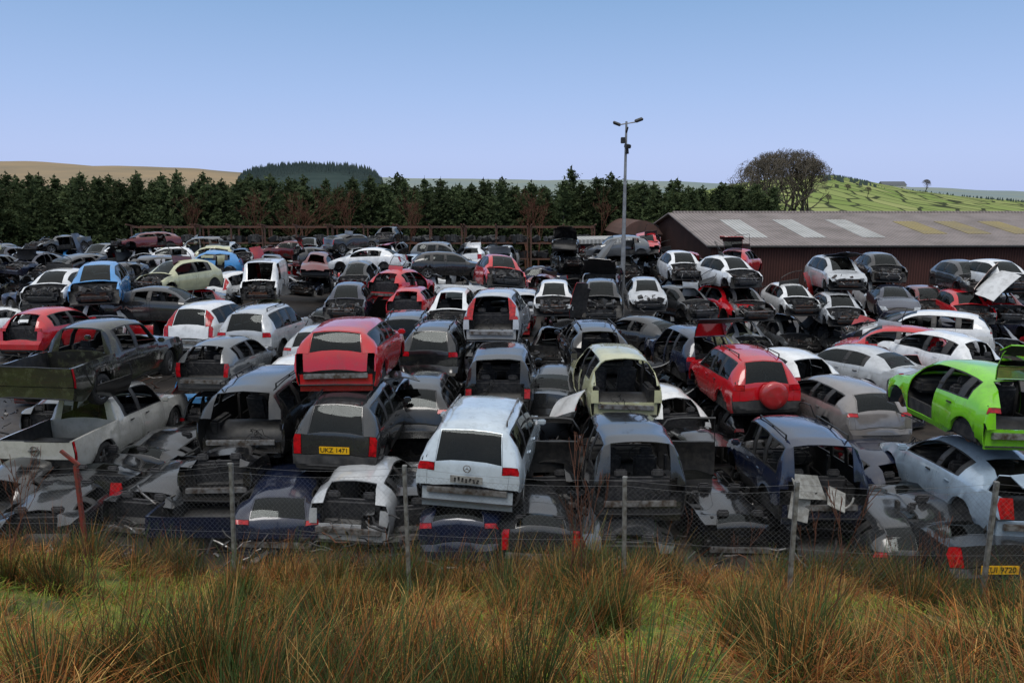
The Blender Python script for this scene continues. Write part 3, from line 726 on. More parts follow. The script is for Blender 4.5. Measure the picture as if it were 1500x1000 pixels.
# ---------------------------------------------------------------- grass
gr,nt,b=newmat('grass_blades'); at=N(nt,'ShaderNodeAttribute',attribute_name='Col'); nt.links.new(at.outputs['Color'],b.inputs['Base Color']); b.inputs['Roughness'].default_value=.6; b.inputs['Specular IOR Level'].default_value=.25
tr=N(nt,'ShaderNodeBsdfTranslucent'); nt.links.new(at.outputs['Color'],tr.inputs[0]); mx=N(nt,'ShaderNodeMixShader'); mx.inputs[0].default_value=.3
nt.links.new(b.outputs[0],mx.inputs[1]); nt.links.new(tr.outputs[0],mx.inputs[2]); nt.links.new(mx.outputs[0],nt.nodes['Material Output'].inputs[0])
P0=[];DR=[];LN=[];CL=[];WD=[];BD=[];C0_=[]
straw=np.array([[.54,.22,.05],[.40,.14,.03],[.62,.38,.12],[.25,.08,.024],[.52,.31,.10],[.36,.10,.03]]); greens=np.array([[.20,.33,.03],[.31,.42,.045],[.14,.22,.03],[.33,.34,.06]]); rush=np.array([[.040,.085,.022],[.06,.115,.028],[.10,.13,.035],[.09,.05,.02]])
rg_=np.random.RandomState(4)
def tuft(x,y,kind,hs=1,tint=None,nbm=1):
    nb=int({0:46,1:50,2:80}[kind]*nbm); rad={0:.17,1:.32,2:.14}[kind]
    hh={0:.44,1:.16,2:.78}[kind]*(.6+.7*rg_.rand())*hs
    pal={0:straw,1:greens,2:rush}[kind]
    ang=rg_.rand(nb)*2*np.pi; rr=rg_.rand(nb)**.5*rad
    zz=bank(x,y); tint=(.6+.6*rg_.rand()) if tint is None else tint; lx,ly=rg_.randn()*.16,rg_.randn()*.16
    for k in range(nb):
        lean=abs(rg_.randn())*{0:.75,1:.85,2:.42}[kind]
        a=ang[k]+rg_.randn()*.5
        P0.append((x+rr[k]*math.cos(ang[k]),y+rr[k]*math.sin(ang[k]),zz-.03)); DR.append((math.cos(a)*math.sin(lean)+.05+lx,math.sin(a)*math.sin(lean)+ly,math.cos(lean)))
        LN.append(hh*(.5+.7*rg_.rand())); BD.append({0:.85,1:.7,2:.15}[kind]*rg_.rand()); WD.append({0:.0040,1:.006,2:.0042}[kind])
        c=pal[rg_.randint(len(pal))]*(.7+.5*rg_.rand())*tint
        if kind==2 and rg_.rand()<.28: c=straw[rg_.randint(6)]*.7
        if kind==1 and rg_.rand()<.2: c=straw[rg_.randint(6)]*.8
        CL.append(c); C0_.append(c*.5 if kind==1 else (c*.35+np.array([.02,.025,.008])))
def area(): 
    y=3.6+rg_.rand()*9.3; return (rg_.rand()-.5)*2*(3.2+y*.74),y
for i in range(1700):
    x,y=area(); tuft(x,y,1)
for i in range(1750):
    x,y=area(); n=noise.noise(Vector((x*.42,y*.42,7)))+.4*noise.noise(Vector((x*1.2,y*1.2,9)))
    if x<-1 and y<9: n-=.06
    if n>.02-.03*(y>9) or rg_.rand()<.14: tuft(x,y,0,.8+.9*max(0,n))
cl=0
while cl<150:
    x,y=area(); n=noise.noise(Vector((x*.36,y*.36,21)))
    if n<-.08 and rg_.rand()<.75: continue
    cl+=1; big=.6+.55*rg_.rand(); tn=.6+.6*rg_.rand()
    for q in range(rg_.randint(2,7)): tuft(x+rg_.randn()*.20,y+rg_.randn()*.15,2,big,tn)
for i in range(560):
    x=(rg_.rand()-.5)*22; y=10.9+rg_.rand()*1.8; n=noise.noise(Vector((x*.7,0,5)))
    if n<-.08 and rg_.rand()<.7: continue
    tuft(x,y,rg_.choice([0,0,0,2]),(.75+1.1*max(0,n))*(.8 if x>5 else 1))
P0=np.array(P0);DR=np.array(DR);LN=np.array(LN);CL=np.array(CL);C0_=np.array(C0_);WD=np.array(WD);BD=np.array(BD); n=len(P0)
side=np.stack([-DR[:,1],DR[:,0],np.zeros(n)],1)+rg_.randn(n,3)*.3; side[:,2]=0; side/=np.linalg.norm(side,axis=1,keepdims=True)+1e-6
hd=np.stack([DR[:,0],DR[:,1],np.zeros(n)],1); hd/=np.linalg.norm(hd,axis=1,keepdims=True)+1e-6
VV=np.zeros((n,8,3));CC=np.ones((n,8,4))
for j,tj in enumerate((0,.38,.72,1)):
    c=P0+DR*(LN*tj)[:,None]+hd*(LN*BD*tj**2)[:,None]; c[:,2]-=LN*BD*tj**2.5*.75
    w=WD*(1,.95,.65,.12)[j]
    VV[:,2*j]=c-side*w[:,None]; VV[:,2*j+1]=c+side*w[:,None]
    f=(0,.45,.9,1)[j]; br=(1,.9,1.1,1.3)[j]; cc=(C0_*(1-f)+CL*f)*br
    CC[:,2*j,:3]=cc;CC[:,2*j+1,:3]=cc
ff=np.array([[0,1,3,2],[2,3,5,4],[4,5,7,6]]); FF=(ff[None]+(np.arange(n)*8)[:,None,None]).reshape(-1,4)
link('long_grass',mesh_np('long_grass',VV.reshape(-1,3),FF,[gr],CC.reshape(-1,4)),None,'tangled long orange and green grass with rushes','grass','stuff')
# ---------------------------------------------------------------- fence
POST=simple('fence_concrete_steel',(.24,.24,.23),.7,.2,c2=(.10,.09,.075),scale=12)
WIRE=simple('galvanised_wire',(.16,.16,.16),.5,.6)
REDP=simple('flaking_red_paint',(.22,.03,.02),.7,c2=(.10,.04,.03),scale=12)
fence=link('chain_link_fence',None,None,'rusty chain-link fence with grey steel posts across the bank','fence'); 
px=[(-145,11.9),(122,11.7),(340,11.4),(597,11.3),(915,10.8),(1160,10.6),(1446,10.6),(1700,10.6)]
pp=[]
for i,(u,Y) in enumerate(px):
    z0=bank((u-750)/F*11.6,Y); D=Y*math.cos(PITCH)+(H-1.7)*math.sin(PITCH); X=(u-750)/F*D; top=2.75 if u>130 else 2.62
    pp.append((X,Y,z0,top)); bm=bmesh.new()
    ln=random.Random(i).uniform(-.03,.03)
    box(bm,(ln*.5,0,(top+z0-.3)/2),(.06,.06,top-z0+.3),Euler((0,ln,0)),0,.006)
    if u==122: box(bm,(-.11,0,top+.11),(.05,.05,.36),Euler((0,R(-48),0)),0,.006)
    else: cyl(bm,(ln,0,top-.02),(ln,.0,top+.0),.035,seg=8)
    o=link('post',finish(bm,'post',[POST if u!=122 else REDP]),fence); o.location=(X,Y,0)
    if u==122: o["label"]='red post with bent top'
segs=[]
for a,b_ in zip(pp[:-1],pp[1:]):
    A=np.array([a[0],a[1]]);Bp=np.array([b_[0],b_[1]]); ln=np.linalg.norm(Bp-A); hgt=1.7; p=.075; nn=int((ln+hgt)/p)
    def pt(s,h):
        f=max(0,min(1,s/ln)); z0=a[2]*(1-f)+b_[2]*f; tp=(a[3]*(1-f)+b_[3]*f)-.12; sag=.07*math.sin(f*math.pi)
        q=A+(Bp-A)*f; return (q[0],q[1]-.03,z0+(tp-z0-sag)*h/hgt)
    for k in range(nn):
        s=k*p-hgt
        for d in(1,-1):
            s0=max(0,s);h0=s0-s; s1=min(ln,s+hgt);h1=s1-s
            if s1<=s0: continue
            if d<0: h0,h1=hgt-h0,hgt-h1
            segs.append((*pt(s0,h0),*pt(s1,h1),.0010,.0010))
    for h in(0.05,.85,1.69,1.78):
        for q in range(8): segs.append((*pt(ln*q/8,h),*pt(ln*(q+1)/8,h),.0022,.0022))
Vt,Ft=tubes(segs); link('wire_mesh',mesh_np('wire_mesh',Vt,Ft,[WIRE]),fence)
# ---------------------------------------------------------------- trees
def bare(rn,height,depth,spread=.5,r0=.25,ratio=.74,nb=(2,3),up=.25,rmin=.008):
    trunk=[];tw=[]
    def rec(p,d,l,r,k):
        n=3 if k>2 else 2; q=p
        for i in range(n):
            d2=(d+Vector((rn.gauss(0,.09),rn.gauss(0,.09),rn.gauss(0,.05)+up*.05))).normalized(); q2=q+d2*l/n; ra=r*(1-.3*i/n);rb=r*(1-.3*(i+1)/n)
            (trunk if k>=depth-1 else tw).append((*q,*q2,ra,rb)); q=q2;d=d2
        if k==0: return
        for i in range(rn.randint(*nb)):
            a=rn.uniform(0,6.28); o=d.orthogonal().normalized(); o.rotate(Matrix.Rotation(a,3,d))
            d3=(d+o*rn.uniform(.5,1.1)*spread*1.4+Vector((0,0,up*.4))).normalized(); rec(q,d3,l*ratio*rn.uniform(.8,1.15),max(r*.62,rmin),k-1)
    rec(Vector((0,0,0)),Vector((rn.uniform(-.05,.05),rn.uniform(-.05,.05),1)),height*.27,r0,depth)
    return trunk,tw
BARK=simple('bark',(.10,.09,.075),.95,c2=(.05,.045,.04),scale=3,spec=.1); TWIG=simple('twig_grey',(.15,.13,.10),.95,spec=0); TWR=simple('twig_reddish',(.13,.06,.04),.9,spec=.1)
NEED,nt,b=newmat('spruce_needles'); o1,_,_=noise_mix(nt,(.038,.060,.028),(.115,.145,.062),1.1,.36,.66,5); 
oi=N(nt,'ShaderNodeObjectInfo'); hv=N(nt,'ShaderNodeHueSaturation'); mr=N(nt,'ShaderNodeMapRange'); mr.inputs[3].default_value=.7; mr.inputs[4].default_value=1.3
nt.links.new(oi.outputs['Random'],mr.inputs[0]); nt.links.new(mr.outputs[0],hv.inputs['Value']); nt.links.new(o1,hv.inputs['Color']); nt.links.new(hv.outputs[0],b.inputs['Base Color']); b.inputs['Roughness'].default_value=.9; b.inputs['Specular IOR Level'].default_value=.1
tl_=N(nt,'ShaderNodeBsdfTranslucent'); nt.links.new(hv.outputs[0],tl_.inputs[0]); mx=N(nt,'ShaderNodeMixShader'); mx.inputs[0].default_value=.35
nt.links.new(b.outputs[0],mx.inputs[1]); nt.links.new(tl_.outputs[0],mx.inputs[2]); nt.links.new(mx.outputs[0],nt.nodes['Material Output'].inputs[0])
def spruce(rn,Hh=10,Rm=2.0,ex=.62):
    V=[];Fc=[]
    nl=32; ecc=rn.uniform(.8,1.2)
    for l in range(nl):
        f=l/nl; z=.4+(Hh-.5)*f; rad=Rm*(1-f)**ex*rn.uniform(.65,1.3)+.14
        for b_ in range(12):
            if rn.random()<.10: continue
            a=rn.uniform(0,6.28); rr=rad*rn.uniform(.5,1.25); ca,sa=math.cos(a)*ecc,math.sin(a); up=rn.uniform(-.28,.40)
            m=max(3,int(rr/.27))
            for j in range(m):
                t=(j+.6)/m; c=Vector((ca*rr*t,sa*rr*t,z+up*rr*t+.18*rr*t*t)); s=(.27*(1.15-.6*t)+.09)
                for q in range(2):
                    d1=Vector((rn.gauss(0,1)-sa*1.0,rn.gauss(0,1)+ca*1.0,rn.gauss(0,.5))).normalized()*s; d2=Vector((ca*.7+rn.gauss(0,.4),sa*.7+rn.gauss(0,.4),rn.gauss(-.2,.5)))*s*.8
                    i=len(V); V+= [c-d1*.7,c+d1*.7,c+d2]; Fc.append((i,i+1,i+2))
    for k in range(14):
        a=rn.uniform(0,6.28);zz=Hh-rn.uniform(0,1.0); V+=[Vector((0,0,zz+.3)),Vector((0,0,zz)),Vector((math.cos(a)*.3,math.sin(a)*.3,zz+.05))]; j=len(V)-3; Fc.append((j,j+1,j+2))
    cm=mesh_np('crown',[tuple(v) for v in V],Fc,[NEED])
    tm=mesh_np('trunk',*tubes([(0,0,-.1,0,0,Hh*.5,.16,.09),(0,0,Hh*.5,0,0,Hh+.35,.09,.012)],6),[BARK]); return cm,tm
rn=random.Random(8)
SP=[spruce(rn,rn.uniform(9.3,10.3),rn.uniform(2.5,3.5),rn.choice([.45,.55,.7])) for _ in range(8)]
def topz(u):
    v=float(np.interp(u,[0,20,60,130,220,330,430,560,640,700,900,960,1110],[240,244,256,250,256,254,258,258,254,260,256,262,264])); return 6.6+(300-v)/1150*88
for row,(Yt,sp) in enumerate(((86,1.8),(90,1.7),(95,1.7))):
    X=-.67*Yt-3
    while X<(27.5 if row<2 else 30):
        X+=sp*rn.uniform(.7,1.25); Yt2=Yt+rn.uniform(-1.2,1.2); u=750+X/Yt2*1150
        cm,tm=rn.choice(SP); s=topz(u)/10.3*rn.uniform(.90,1.04)*(1.08 if rn.random()<.10 else 1)
        o=link('spruce_tree',None,None,'dark green spruce tree in the shelter belt behind the yard','tree',None,'spruce trees behind the yard'); o.location=(X,Yt2,0); o.scale=(rn.uniform(.85,1.15),rn.uniform(.85,1.15),s); o.rotation_euler=(0,0,rn.uniform(0,6))
        link('trunk',tm,o); link('crown',cm,o)
BT=[]
for i in range(4):
    tk,tw=bare(rn,8.5,6,.42,.13,.78,(2,3),.5,.012); BT.append((mesh_np('trunk',*tubes(tk,5),[TWR]),mesh_np('crown',*tubes(tw),[TWR])))
for i in range(13):
    u=rn.choice([190,225,385,400,425,440,595,610,625,780,860,rn.uniform(0,1000)]); Y=82.5; a=rn.choice(BT)
    o=link('bare_tree',None,None,'leafless reddish brown young tree in front of spruces','tree',None,'bare young trees'); o.location=((u+rn.uniform(-12,12)-750)/F*Y,Y+rn.uniform(-1,1),0); s=rn.uniform(.7,.95); o.scale=(s,s,s); o.rotation_euler=(0,0,rn.uniform(0,6))
    link('trunk',a[0],o); link('crown',a[1],o)
BG=[]
for i in range(3):
    tk,tw=bare(rn,15,8,.62,.36,.82,(2,4),.16,.024)
    zc,rx,rz=8.6,4.4,5.6
    tw=[q for q in tw if ((q[3]/rx)**2+(q[4]/rx)**2+((q[5]-zc)/rz)**2)<1.0+rn.uniform(-.12,.12)]
    if len(tw)>9000: tw=rn.sample(tw,9000)
    BG.append((mesh_np('trunk',*tubes(tk,6),[BARK]),mesh_np('crown',*tubes(tw),[TWIG]),14.2))
for u,vt in((1092,244),(1106,234),(1124,226),(1146,221),(1168,223),(1184,234),(1114,236),(1136,224)):
    Y=112+rn.uniform(-4,6); a=rn.choice(BG); ht=6.6+(300-vt)/1150*Y; s=ht/a[2]
    o=link('bare_tree',None,None,'tall leafless broadleaf tree with fine twigs beside the shed','tree',None,'tall bare trees'); o.location=((u-750)/F*Y*.985,Y,0); o.scale=(s*.95,s*.95,s); o.rotation_euler=(0,0,rn.uniform(0,6)); link('trunk',a[0],o); link('crown',a[1],o)
for u,Y,s in((855,10.9,.26),(870,11.0,.2),(840,10.7,.18),(1215,8.2,.25),(1208,8.4,.2),(1300,8.9,.16),(15,9.5,.2),(430,10.9,.13),(1090,10.8,.16),(560,7.5,.14),(1380,10,.18),(160,8.4,.15),(1195,6.5,.14),(700,9.2,.13),(1010,10.9,.15),(1330,10.8,.17)):
    tk,tw=bare(rn,9,4,.3,.05,.8,(1,3),.9); X=(u-750)/F*(Y*.985+.8)
    o=link('sapling',None,None,'thin leafless reddish sapling growing in the grass','sapling',None,'saplings on the bank'); o.location=(X,Y,bank(X,Y)); o.scale=(s,s,s)
    link('trunk',mesh_np('trunk',*tubes([tuple(list(q[:6])+[q[6]*.8+.02,q[7]*.8+.018]) for q in tk]),[TWR]),o); link('crown',mesh_np('crown',*tubes([tuple(list(q[:6])+[.022,.016]) for q in tw]),[TWR]),o)
# ---------------------------------------------------------------- hills
def hill(name,pts,Y0,Y1,Yb,mat,label,amp=1):
    us=np.linspace(pts[0][0],pts[-1][0],120); pv=np.interp(us,[p[0] for p in pts],[p[1] for p in pts]); V=[];Fc=[];nr=26
    for j in range(nr+1):
        t=j/nr
        for i,u in enumerate(us):
            if t<=.75: y=Y0+(Y1-Y0)*t/.75; k=sm(t/.75)*.7+.3*t/.75
            else: y=Y1+(Yb-Y1)*(t-.75)/.25; k=1-sm((t-.75)/.25)
            z=(6.6+(300-pv[i])/1150*Y1)*k; X=(u-750)/F*y
            z+=amp*noise.noise(Vector((X*.01,y*.01,1)))*k; V.append((X,y,z-.5*(1-k)))
    n=len(us)
    for j in range(nr):
        for i in range(n-1): a=j*n+i; Fc.append((a,a+1,a+n+1,a+n))
    link(name,mesh_np(name,V,Fc,[mat],smooth=True),None,label,'hill','structure')
wd=simple('distant_conifers',(.050,.072,.070),1,c2=(.075,.10,.09),scale=.02,spec=0)
wd2=simple('hill_undergrowth',(.038,.056,.054),1,c2=(.05,.07,.065),scale=.05,spec=0)
moor=simple('moor_grass',(.33,.25,.16),1,c2=(.22,.19,.14),scale=.006,spec=0)
far=simple('far_hill_haze',(.21,.26,.26),1,c2=(.25,.28,.24),scale=.004,spec=0)  # aerial haze is put into the base colour as a pale bluish tint
fld,nt,b=newmat('patchwork_fields'); tc=N(nt,'ShaderNodeTexCoord'); mp=N(nt,'ShaderNodeMapping'); mp.inputs['Scale'].default_value=(.022,.009,0); nt.links.new(tc.outputs['Object'],mp.inputs[0])
v1=N(nt,'ShaderNodeTexVoronoi',feature='DISTANCE_TO_EDGE'); v2=N(nt,'ShaderNodeTexVoronoi'); nt.links.new(mp.outputs[0],v1.inputs['Vector']); nt.links.new(mp.outputs[0],v2.inputs['Vector'])
mr=N(nt,'ShaderNodeMapRange'); mr.inputs[1].default_value=.035; mr.inputs[2].default_value=.06; nt.links.new(v1.outputs[0],mr.inputs[0])
cr=N(nt,'ShaderNodeMix',data_type='RGBA'); cr.inputs[6].default_value=(.17,.24,.07,1); cr.inputs[7].default_value=(.31,.33,.14,1); nt.links.new(v2.outputs['Color'],cr.inputs[0])
c2=N(nt,'ShaderNodeMix',data_type='RGBA'); nt.links.new(mr.outputs[0],c2.inputs[0]); c2.inputs[6].default_value=(.05,.06,.036,1); nt.links.new(cr.outputs[2],c2.inputs[7]); nt.links.new(c2.outputs[2],b.inputs['Base Color']); b.inputs['Roughness'].default_value=1; b.inputs['Specular IOR Level'].default_value=0
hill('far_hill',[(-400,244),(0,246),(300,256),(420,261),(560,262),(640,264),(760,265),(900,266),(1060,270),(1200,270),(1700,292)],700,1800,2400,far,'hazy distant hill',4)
hill('moor_hill',[(-500,236),(-100,238),(0,240),(120,243),(220,247),(300,250),(370,256),(420,268),(500,290),(560,300)],400,1100,1500,moor,'brown moorland hill behind the trees',4)
hill('wooded_hill',[(300,295),(345,278),(362,268),(400,256),(450,251),(500,251),(540,258),(558,268),(580,282),(620,300)],350,720,900,wd2,'low wooded hill behind the trees',1)
rightpts=[(900,300),(1000,285),(1080,270),(1150,262),(1205,260),(1250,266),(1330,280),(1420,289),(1500,296),(1650,300)]
hill('green_hill',rightpts,125,420,600,fld,'green pasture hill with hedges and walls',1.2)
def conif(n,fn,name,label,mat,seg=5):
    V=[];Fc=[]; rr=random.Random(2)
    for i in range(n):
        x,y,z,h=fn(rr); r=h*.24; k=len(V)
        V.append((x,y,z+h))
        for lvl,(rf,zf) in enumerate(((.55,.55),(1.0,.08))):
            for j in range(seg):
                a=6.283*j/seg+rr.random(); V.append((x+r*rf*math.cos(a),y+r*rf*math.sin(a),z+h*zf))
        for j in range(seg):
            j2=(j+1)%seg; Fc.append((k,k,k+1+j,k+1+j2)); Fc.append((k+1+j,k+1+seg+j,k+1+seg+j2,k+1+j2))
    bm=bmesh.new(); vs=[bm.verts.new(v) for v in V]
    for f in Fc:
        f2=[]; [f2.append(q) for q in f if q not in f2]; bm.faces.new([vs[q] for q in f2])
    link(name,finish(bm,name,[mat],smooth=False),None,label,'wood','stuff')
def fw(rr):
    f=rr.random()**.8; u=356+208*rr.random(); vt=float(np.interp(u,[356,366,380,410,450,500,535,552,564],[260,249,243,238,236,237,240,247,260])); vt=vt+(268-vt)*f; y=715-140*f; ztop=6.6+(300-vt)/1150*y; h=11*rr.uniform(.8,1.15); return (u-750)/F*y,y,ztop-h*rr.uniform(.98,1.10),h
conif(2800,fw,'distant_wood','dark conifer plantation on a low hill',wd)
def fw2(rr):
    y=rr.uniform(330,415); u=rr.uniform(1195,1290); vt=float(np.interp(u,[1195,1225,1260,1290],[256,258,265,277])); h=7*rr.uniform(.5,1); return (u-750)/F*y,y,6.6+(300-vt)/1150*y-h,h
conif(160,fw2,'distant_wood','dark trees on the hillside',wd)
def fw3(rr):
    y=rr.uniform(395,425); u=rr.uniform(1280,1520); vt=float(np.interp(u,[1280,1330,1420,1520],[274,281,290,297])); h=3.0*rr.uniform(.5,1.1); return (u-750)/F*y,y,6.6+(300-vt)/1150*y-h*.6,h
conif(130,fw3,'hedgerow_trees','hedgerow bushes along the hill crest',wd)
for u,v,Y,s in((1345,283,400,.55),(1232,285,300,.35),(1262,287,280,.3),(1205,300,240,.3)):
    a=BG[0]; o=link('bare_tree',None,None,'small leafless tree on the green hill','tree'); o.location=((u-750)/F*Y,Y,6.6+(300-v)/1150*Y-1.2); o.scale=(s,s,s); link('trunk',a[0],o); link('crown',a[1],o)
hw=link('farmhouse',None,None,'white farmhouse with grey slate roof on the green hill','house'); hw.location=((1296-750)/F*385,385,6.6+(300-284)/1150*385+.3)
WALLW=simple('white_render',(.55,.54,.5),.9); SLATE=simple('slate',(.10,.11,.12),.8)
def gable(bm,w,d,hh,rh,x=0,y=0,ov=.3,n=1):
    pr=[]
    m=2 if n==1 else 10
    for i in range(m+1):
        t=i/m; yy=-d/2-ov+(d+2*ov)*t; zz=hh-.1+(rh+.1)*((1-abs(2*t-1)) if n==1 else math.sin(math.pi*t)**.75 if 0<t<1 else 0); pr.append((yy,zz))
    A=[bm.verts.new((x-w/2-ov,a+y,b_)) for a,b_ in pr]; B=[bm.verts.new((x+w/2+ov,a+y,b_)) for a,b_ in pr]
    for i in range(m): bm.faces.new((A[i],B[i],B[i+1],A[i+1]))
    bm.faces.new(A[::-1]); bm.faces.new(B)
bm=bmesh.new(); box(bm,(0,0,1.5),(11,6,4)); box(bm,(-9,1,1),(6,5,3)); link('wall',finish(bm,'wall',[WALLW],smooth=False),hw)
bm=bmesh.new(); gable(bm,11,6,3.6,1.8); gable(bm,6,5,2.6,1.4,-9,1); link('roof',finish(bm,'roof',[SLATE],smooth=False),hw)
for x in(-3.5,0,3.5):
    bm=bmesh.new(); box(bm,(x,-3.02,1.9),(1,.06,1.1)); link('window',finish(bm,'window',[PLT]),hw)
# ---------------------------------------------------------------- sheds
def corr(name,c,c2,scale,axis='X',bump=.6):
    m,nt,b=newmat(name); tc=N(nt,'ShaderNodeTexCoord'); w=N(nt,'ShaderNodeTexWave',bands_direction=axis); w.inputs['Scale'].default_value=scale
    nt.links.new(tc.outputs['Object'],w.inputs['Vector']); o1,_,_=noise_mix(nt,c,c2,.5,.4,.68,8)
    mx=N(nt,'ShaderNodeMix',data_type='RGBA',blend_type='MULTIPLY'); mx.inputs[0].default_value=.45; nt.links.new(o1,mx.inputs[6]); nt.links.new(w.outputs['Color'],mx.inputs[7]); nt.links.new(mx.outputs[2],b.inputs['Base Color'])
    bp=N(nt,'ShaderNodeBump'); bp.inputs['Distance'].default_value=.06; bp.inputs['Strength'].default_value=bump; nt.links.new(w.outputs['Fac'],bp.inputs['Height']); nt.links.new(bp.outputs[0],b.inputs['Normal']); b.inputs['Roughness'].default_value=.75; b.inputs['Specular IOR Level'].default_value=.2; return m
BW=corr('brown_cladding',(.09,.038,.030),(.06,.027,.022),1.6); BWY=corr('brown_cladding_end',(.06,.028,.023),(.04,.02,.017),1.6,'Y'); RF=corr('grey_sheet_roof',(.31,.265,.25),(.21,.18,.165),1.1); SKL=corr('skylight_sheet',(.52,.52,.50),(.40,.40,.38),1.1); YEL=corr('yellowed_sheet',(.36,.29,.13),(.28,.235,.15),1.1)
shed=link('warehouse',None,None,'long brown corrugated warehouse with grey sheet roof','warehouse'); shed.location=(14.2,56.2,0); shed.rotation_euler=(0,0,R(1.5))
Ls,Ds,Eh,Rh=60,25,3.7,2.1
bm=bmesh.new(); box(bm,(Ls/2,Ds/2,Eh/2),(Ls,Ds,Eh))
for x in(0,Ls):
    v=[bm.verts.new(p) for p in((x,0,Eh),(x,Ds,Eh),(x,Ds/2,Eh+Rh))]; bm.faces.new(v)
for f in bm.faces:
    f.normal_update(); f.material_index=1 if abs(f.normal.x)>.5 else 0
link('wall',finish(bm,'wall',[BW,BWY],smooth=False),shed)
bm=bmesh.new(); e=.35; sl=Rh/(Ds/2)
def slab(bm,x0,x1,t0,t1,lift,mat,back=False):
    def p(x,t,l): 
        y=-e+(Ds/2+e)*t; z=Eh+Rh*t-e*sl*(1-t)+.03+l
        return (x,Ds-y if back else y,z)
    v=[bm.verts.new(q) for q in(p(x0,t0,lift),p(x1,t0,lift),p(x1,t1,lift),p(x0,t1,lift),p(x0,t0,lift-.1),p(x1,t0,lift-.1),p(x1,t1,lift-.1),p(x0,t1,lift-.1))]
    for f in((0,1,2,3),(7,6,5,4),(0,4,5,1),(1,5,6,2),(2,6,7,3),(3,7,4,0)):
        fc=bm.faces.new([v[i] for i in f]); fc.material_index=mat
slab(bm,-.4,Ls+.4,0,1,.1,0); slab(bm,-.4,Ls+.4,0,1,.1,0,True); bmesh.ops.recalc_face_normals(bm,faces=bm.faces[:])
link('roof',finish(bm,'roof',[RF],smooth=False),shed)
for i,x in enumerate((3.1,7.5,11.9)):
    bm=bmesh.new(); slab(bm,x,x+1.7,.2,.74,.13,0); bmesh.ops.recalc_face_normals(bm,faces=bm.faces[:]); link('skylight',finish(bm,'skylight',[SKL],smooth=False),shed)
for x in(17.2,20.6,24.2):
    bm=bmesh.new(); slab(bm,x,x+1.8,.3,.68,.13,0); bmesh.ops.recalc_face_normals(bm,faces=bm.faces[:]); link('skylight',finish(bm,'skylight',[YEL],smooth=False),shed)["label"]='yellowed skylight'
bm=bmesh.new(); cyl(bm,(-.4,-e-.08,Eh-.02),(Ls+.4,-e-.08,Eh-.02),.09,seg=8); link('gutter',finish(bm,'gutter',[TRIM]),shed)
bm=bmesh.new(); cyl(bm,(0,0,0),(Ls,0,0),.14,seg=8); o=link('ridge_cap',finish(bm,'ridge_cap',[RF]),shed); o.location=(0,Ds/2,Eh+Rh+.12)
s2=link('brown_shed',None,None,'brown barrel-roofed shed behind the warehouse','shed'); s2.location=(11.6,72,0); s2.rotation_euler=(0,0,math.pi/2)
BR=simple('brown_roof_sheet',(.12,.07,.058),.8,c2=(.09,.06,.05),scale=1,spec=.1)
bm=bmesh.new(); box(bm,(5,0,2),(12,3.4,4)); link('wall',finish(bm,'wall',[BW],smooth=False),s2)
bm=bmesh.new(); gable(bm,12,3.4,4.08,1.15,5,0,.2,2); link('roof',finish(bm,'roof',[BR],smooth=False),s2)
s3=link('open_shelter',None,None,'low open-fronted shelter with pale flat roof','shelter'); s3.location=(6.6,60,0)
bm=bmesh.new(); box(bm,(0,0,4.0),(5.2,6,.3),Euler((0,R(-1),0))); link('roof',finish(bm,'roof',[SKL],smooth=False),s3)
bm=bmesh.new(); box(bm,(0,2.9,1.9),(5.0,.12,3.8)); box(bm,(-2.45,0,1.88),(.1,5.6,3.7)); link('wall',finish(bm,'wall',[WHITEP],smooth=False),s3)
for x in(-2.4,0,2.4):
    bm=bmesh.new(); box(bm,(x,-2.8,1.9),(.12,.12,3.75)); link('post',finish(bm,'post',[METAL]),s3)
# ---------------------------------------------------------------- storage racks
bm=bmesh.new(); WOODR=simple('rusty_rack',(.13,.055,.035),.9,c2=(.07,.05,.04),scale=1.5)
for x in(-3,0,3):
    for y in(-1,1): box(bm,(x,y,2.3),(.13,.13,4.6))
    box(bm,(x,0,4.55),(.10,4.2,.12),Euler((R(-7),0,0)))
for z in(1.5,3.0,4.5):
    for y in(-1,1): box(bm,(0,y,z+.005),(6.1,.10,.14))
rk=finish(bm,'frame',[WOODR],smooth=False)
bm=bmesh.new(); rn2=random.Random(6)
for i in range(90): box(bm,(rn2.uniform(-2.8,2.8),rn2.uniform(-.9,.9),rn2.choice([1.85,3.35,.4])),(rn2.uniform(.2,.8),rn2.uniform(.3,.9),rn2.uniform(.15,.8)),Euler((rn2.uniform(-.4,.4),rn2.uniform(-.4,.4),rn2.uniform(0,3))),rn2.choice([0,0,0,1,2]),.02)
pk=finish(bm,'stored_parts',[TRIM,METAL,RUST],smooth=False)
for i,X in enumerate(np.arange(-33,5,6.3)):
    o=link('storage_rack',None,None,'rusty open storage rack loaded with salvaged car parts','rack',None,'storage racks behind the yard'); o.location=(X,76+.4*(i%2),0); o.rotation_euler=(0,0,R(rn.uniform(-2,2))); link('frame',rk,o); link('stored_parts',pk,o)
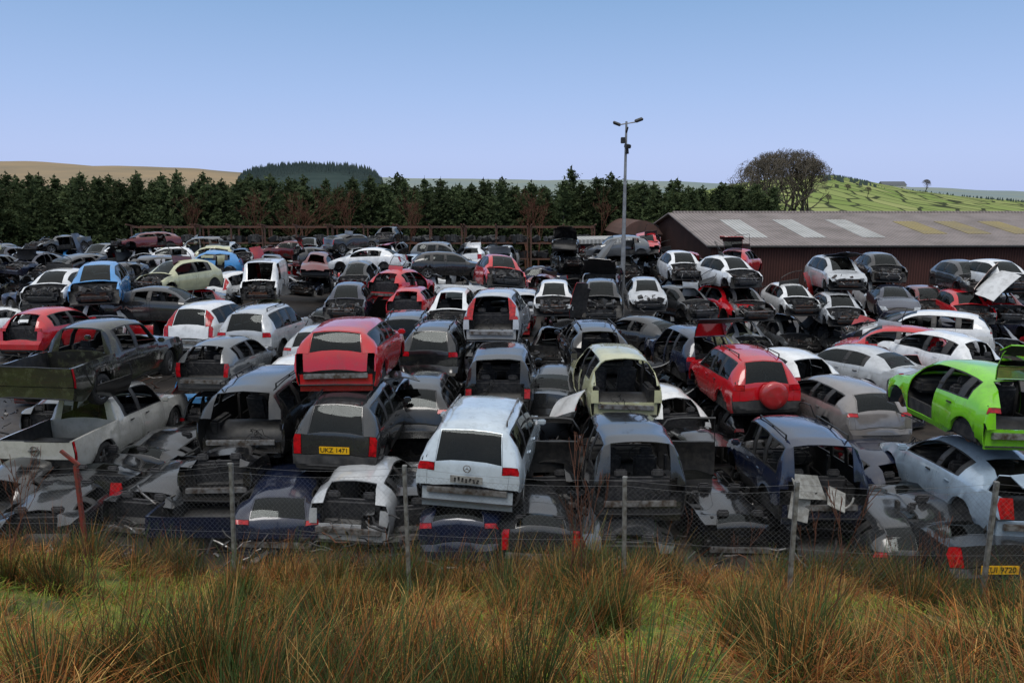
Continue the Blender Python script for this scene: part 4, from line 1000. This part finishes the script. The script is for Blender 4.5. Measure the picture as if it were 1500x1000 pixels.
# ---------------------------------------------------------------- lamp mast
GALV=simple('galvanised_steel',(.30,.31,.31),.5,.4,c2=(.2,.2,.2),scale=4)
Yp=41.5; D=Yp*math.cos(PITCH)+4*math.sin(PITCH); lp=link('floodlight_mast',None,None,'tall grey steel floodlight mast with twin lamps and camera','lamp post'); lp.location=((912-750)/F*D,Yp,0)
bm=bmesh.new(); cyl(bm,(0,0,0),(0,0,5),.14,.11,12); cyl(bm,(0,0,5),(0,0,10.8),.10,.055,12); link('pole',finish(bm,'pole',[GALV]),lp)
bm=bmesh.new(); cyl(bm,(-.42,0,10.62),(.55,0,10.78),.03,seg=8); link('cross_arm',finish(bm,'cross_arm',[GALV]),lp)
for x,z,a in((-.50,10.68,.35),(.62,10.86,-.35)):
    bm=bmesh.new(); box(bm,(0,0,0),(.42,.30,.10),None,0,.03); box(bm,(0,0,-.055),(.34,.22,.015),None,1); o=link('floodlight',finish(bm,'floodlight',[TRIM,GALV]),lp); o.location=(x,-.1,z); o.rotation_euler=(.4,a,0)
bm=bmesh.new(); box(bm,(-.17,-.1,9.85),(.22,.2,.3),None,0,.02); box(bm,(.06,-.2,9.55),(.26,.34,.2),Euler((.2,0,.3)),0,.03); cyl(bm,(0,0,10.2),(.05,-.15,10.5),.05,seg=8); cyl(bm,(.06,-.05,9.2),(.06,-.15,9.45),.10,.06,10)
link('security_camera',finish(bm,'security_camera',[TRIM]),lp)
# ---------------------------------------------------------------- world and sun
w=bpy.data.worlds.new("World"); sc.world=w; w.use_nodes=True; nt=w.node_tree; nt.nodes.clear()
out=N(nt,'ShaderNodeOutputWorld'); bg=N(nt,'ShaderNodeBackground'); sky=N(nt,'ShaderNodeTexSky'); sky.sky_type='NISHITA'; sky.sun_disc=False; sky.sun_elevation=R(62); sky.sun_rotation=R(200); sky.dust_density=2
bg.inputs[1].default_value=.02; nt.links.new(sky.outputs[0],bg.inputs[0])
tc=N(nt,'ShaderNodeTexCoord'); sx=N(nt,'ShaderNodeSeparateXYZ'); nt.links.new(tc.outputs['Generated'],sx.inputs[0])
cr=N(nt,'ShaderNodeValToRGB'); nt.links.new(sx.outputs[2],cr.inputs[0]); e=cr.color_ramp.elements
e[0].position=0; e[0].color=(.43,.52,.82,1); e[1].position=1; e[1].color=(1.0,1.0,1.0,1)
for p,c in((.06,(.41,.51,.82)),(.13,(.33,.46,.76)),(.235,(.22,.37,.63)),(.42,(.52,.58,.66))):
    x=e.new(p); x.color=(*c,1)
b2=N(nt,'ShaderNodeBackground'); nt.links.new(cr.outputs[0],b2.inputs[0]); b2.inputs[1].default_value=1.0
ad=N(nt,'ShaderNodeAddShader'); nt.links.new(bg.outputs[0],ad.inputs[0]); nt.links.new(b2.outputs[0],ad.inputs[1]); nt.links.new(ad.outputs[0],out.inputs[0])
sl_=bpy.data.lights.new('sun','SUN'); sl_.energy=1.2; sl_.angle=R(25); sl_.color=(1,.97,.92); so=bpy.data.objects.new('sun',sl_); COL.objects.link(so); so.rotation_euler=(R(28),0,R(-20))
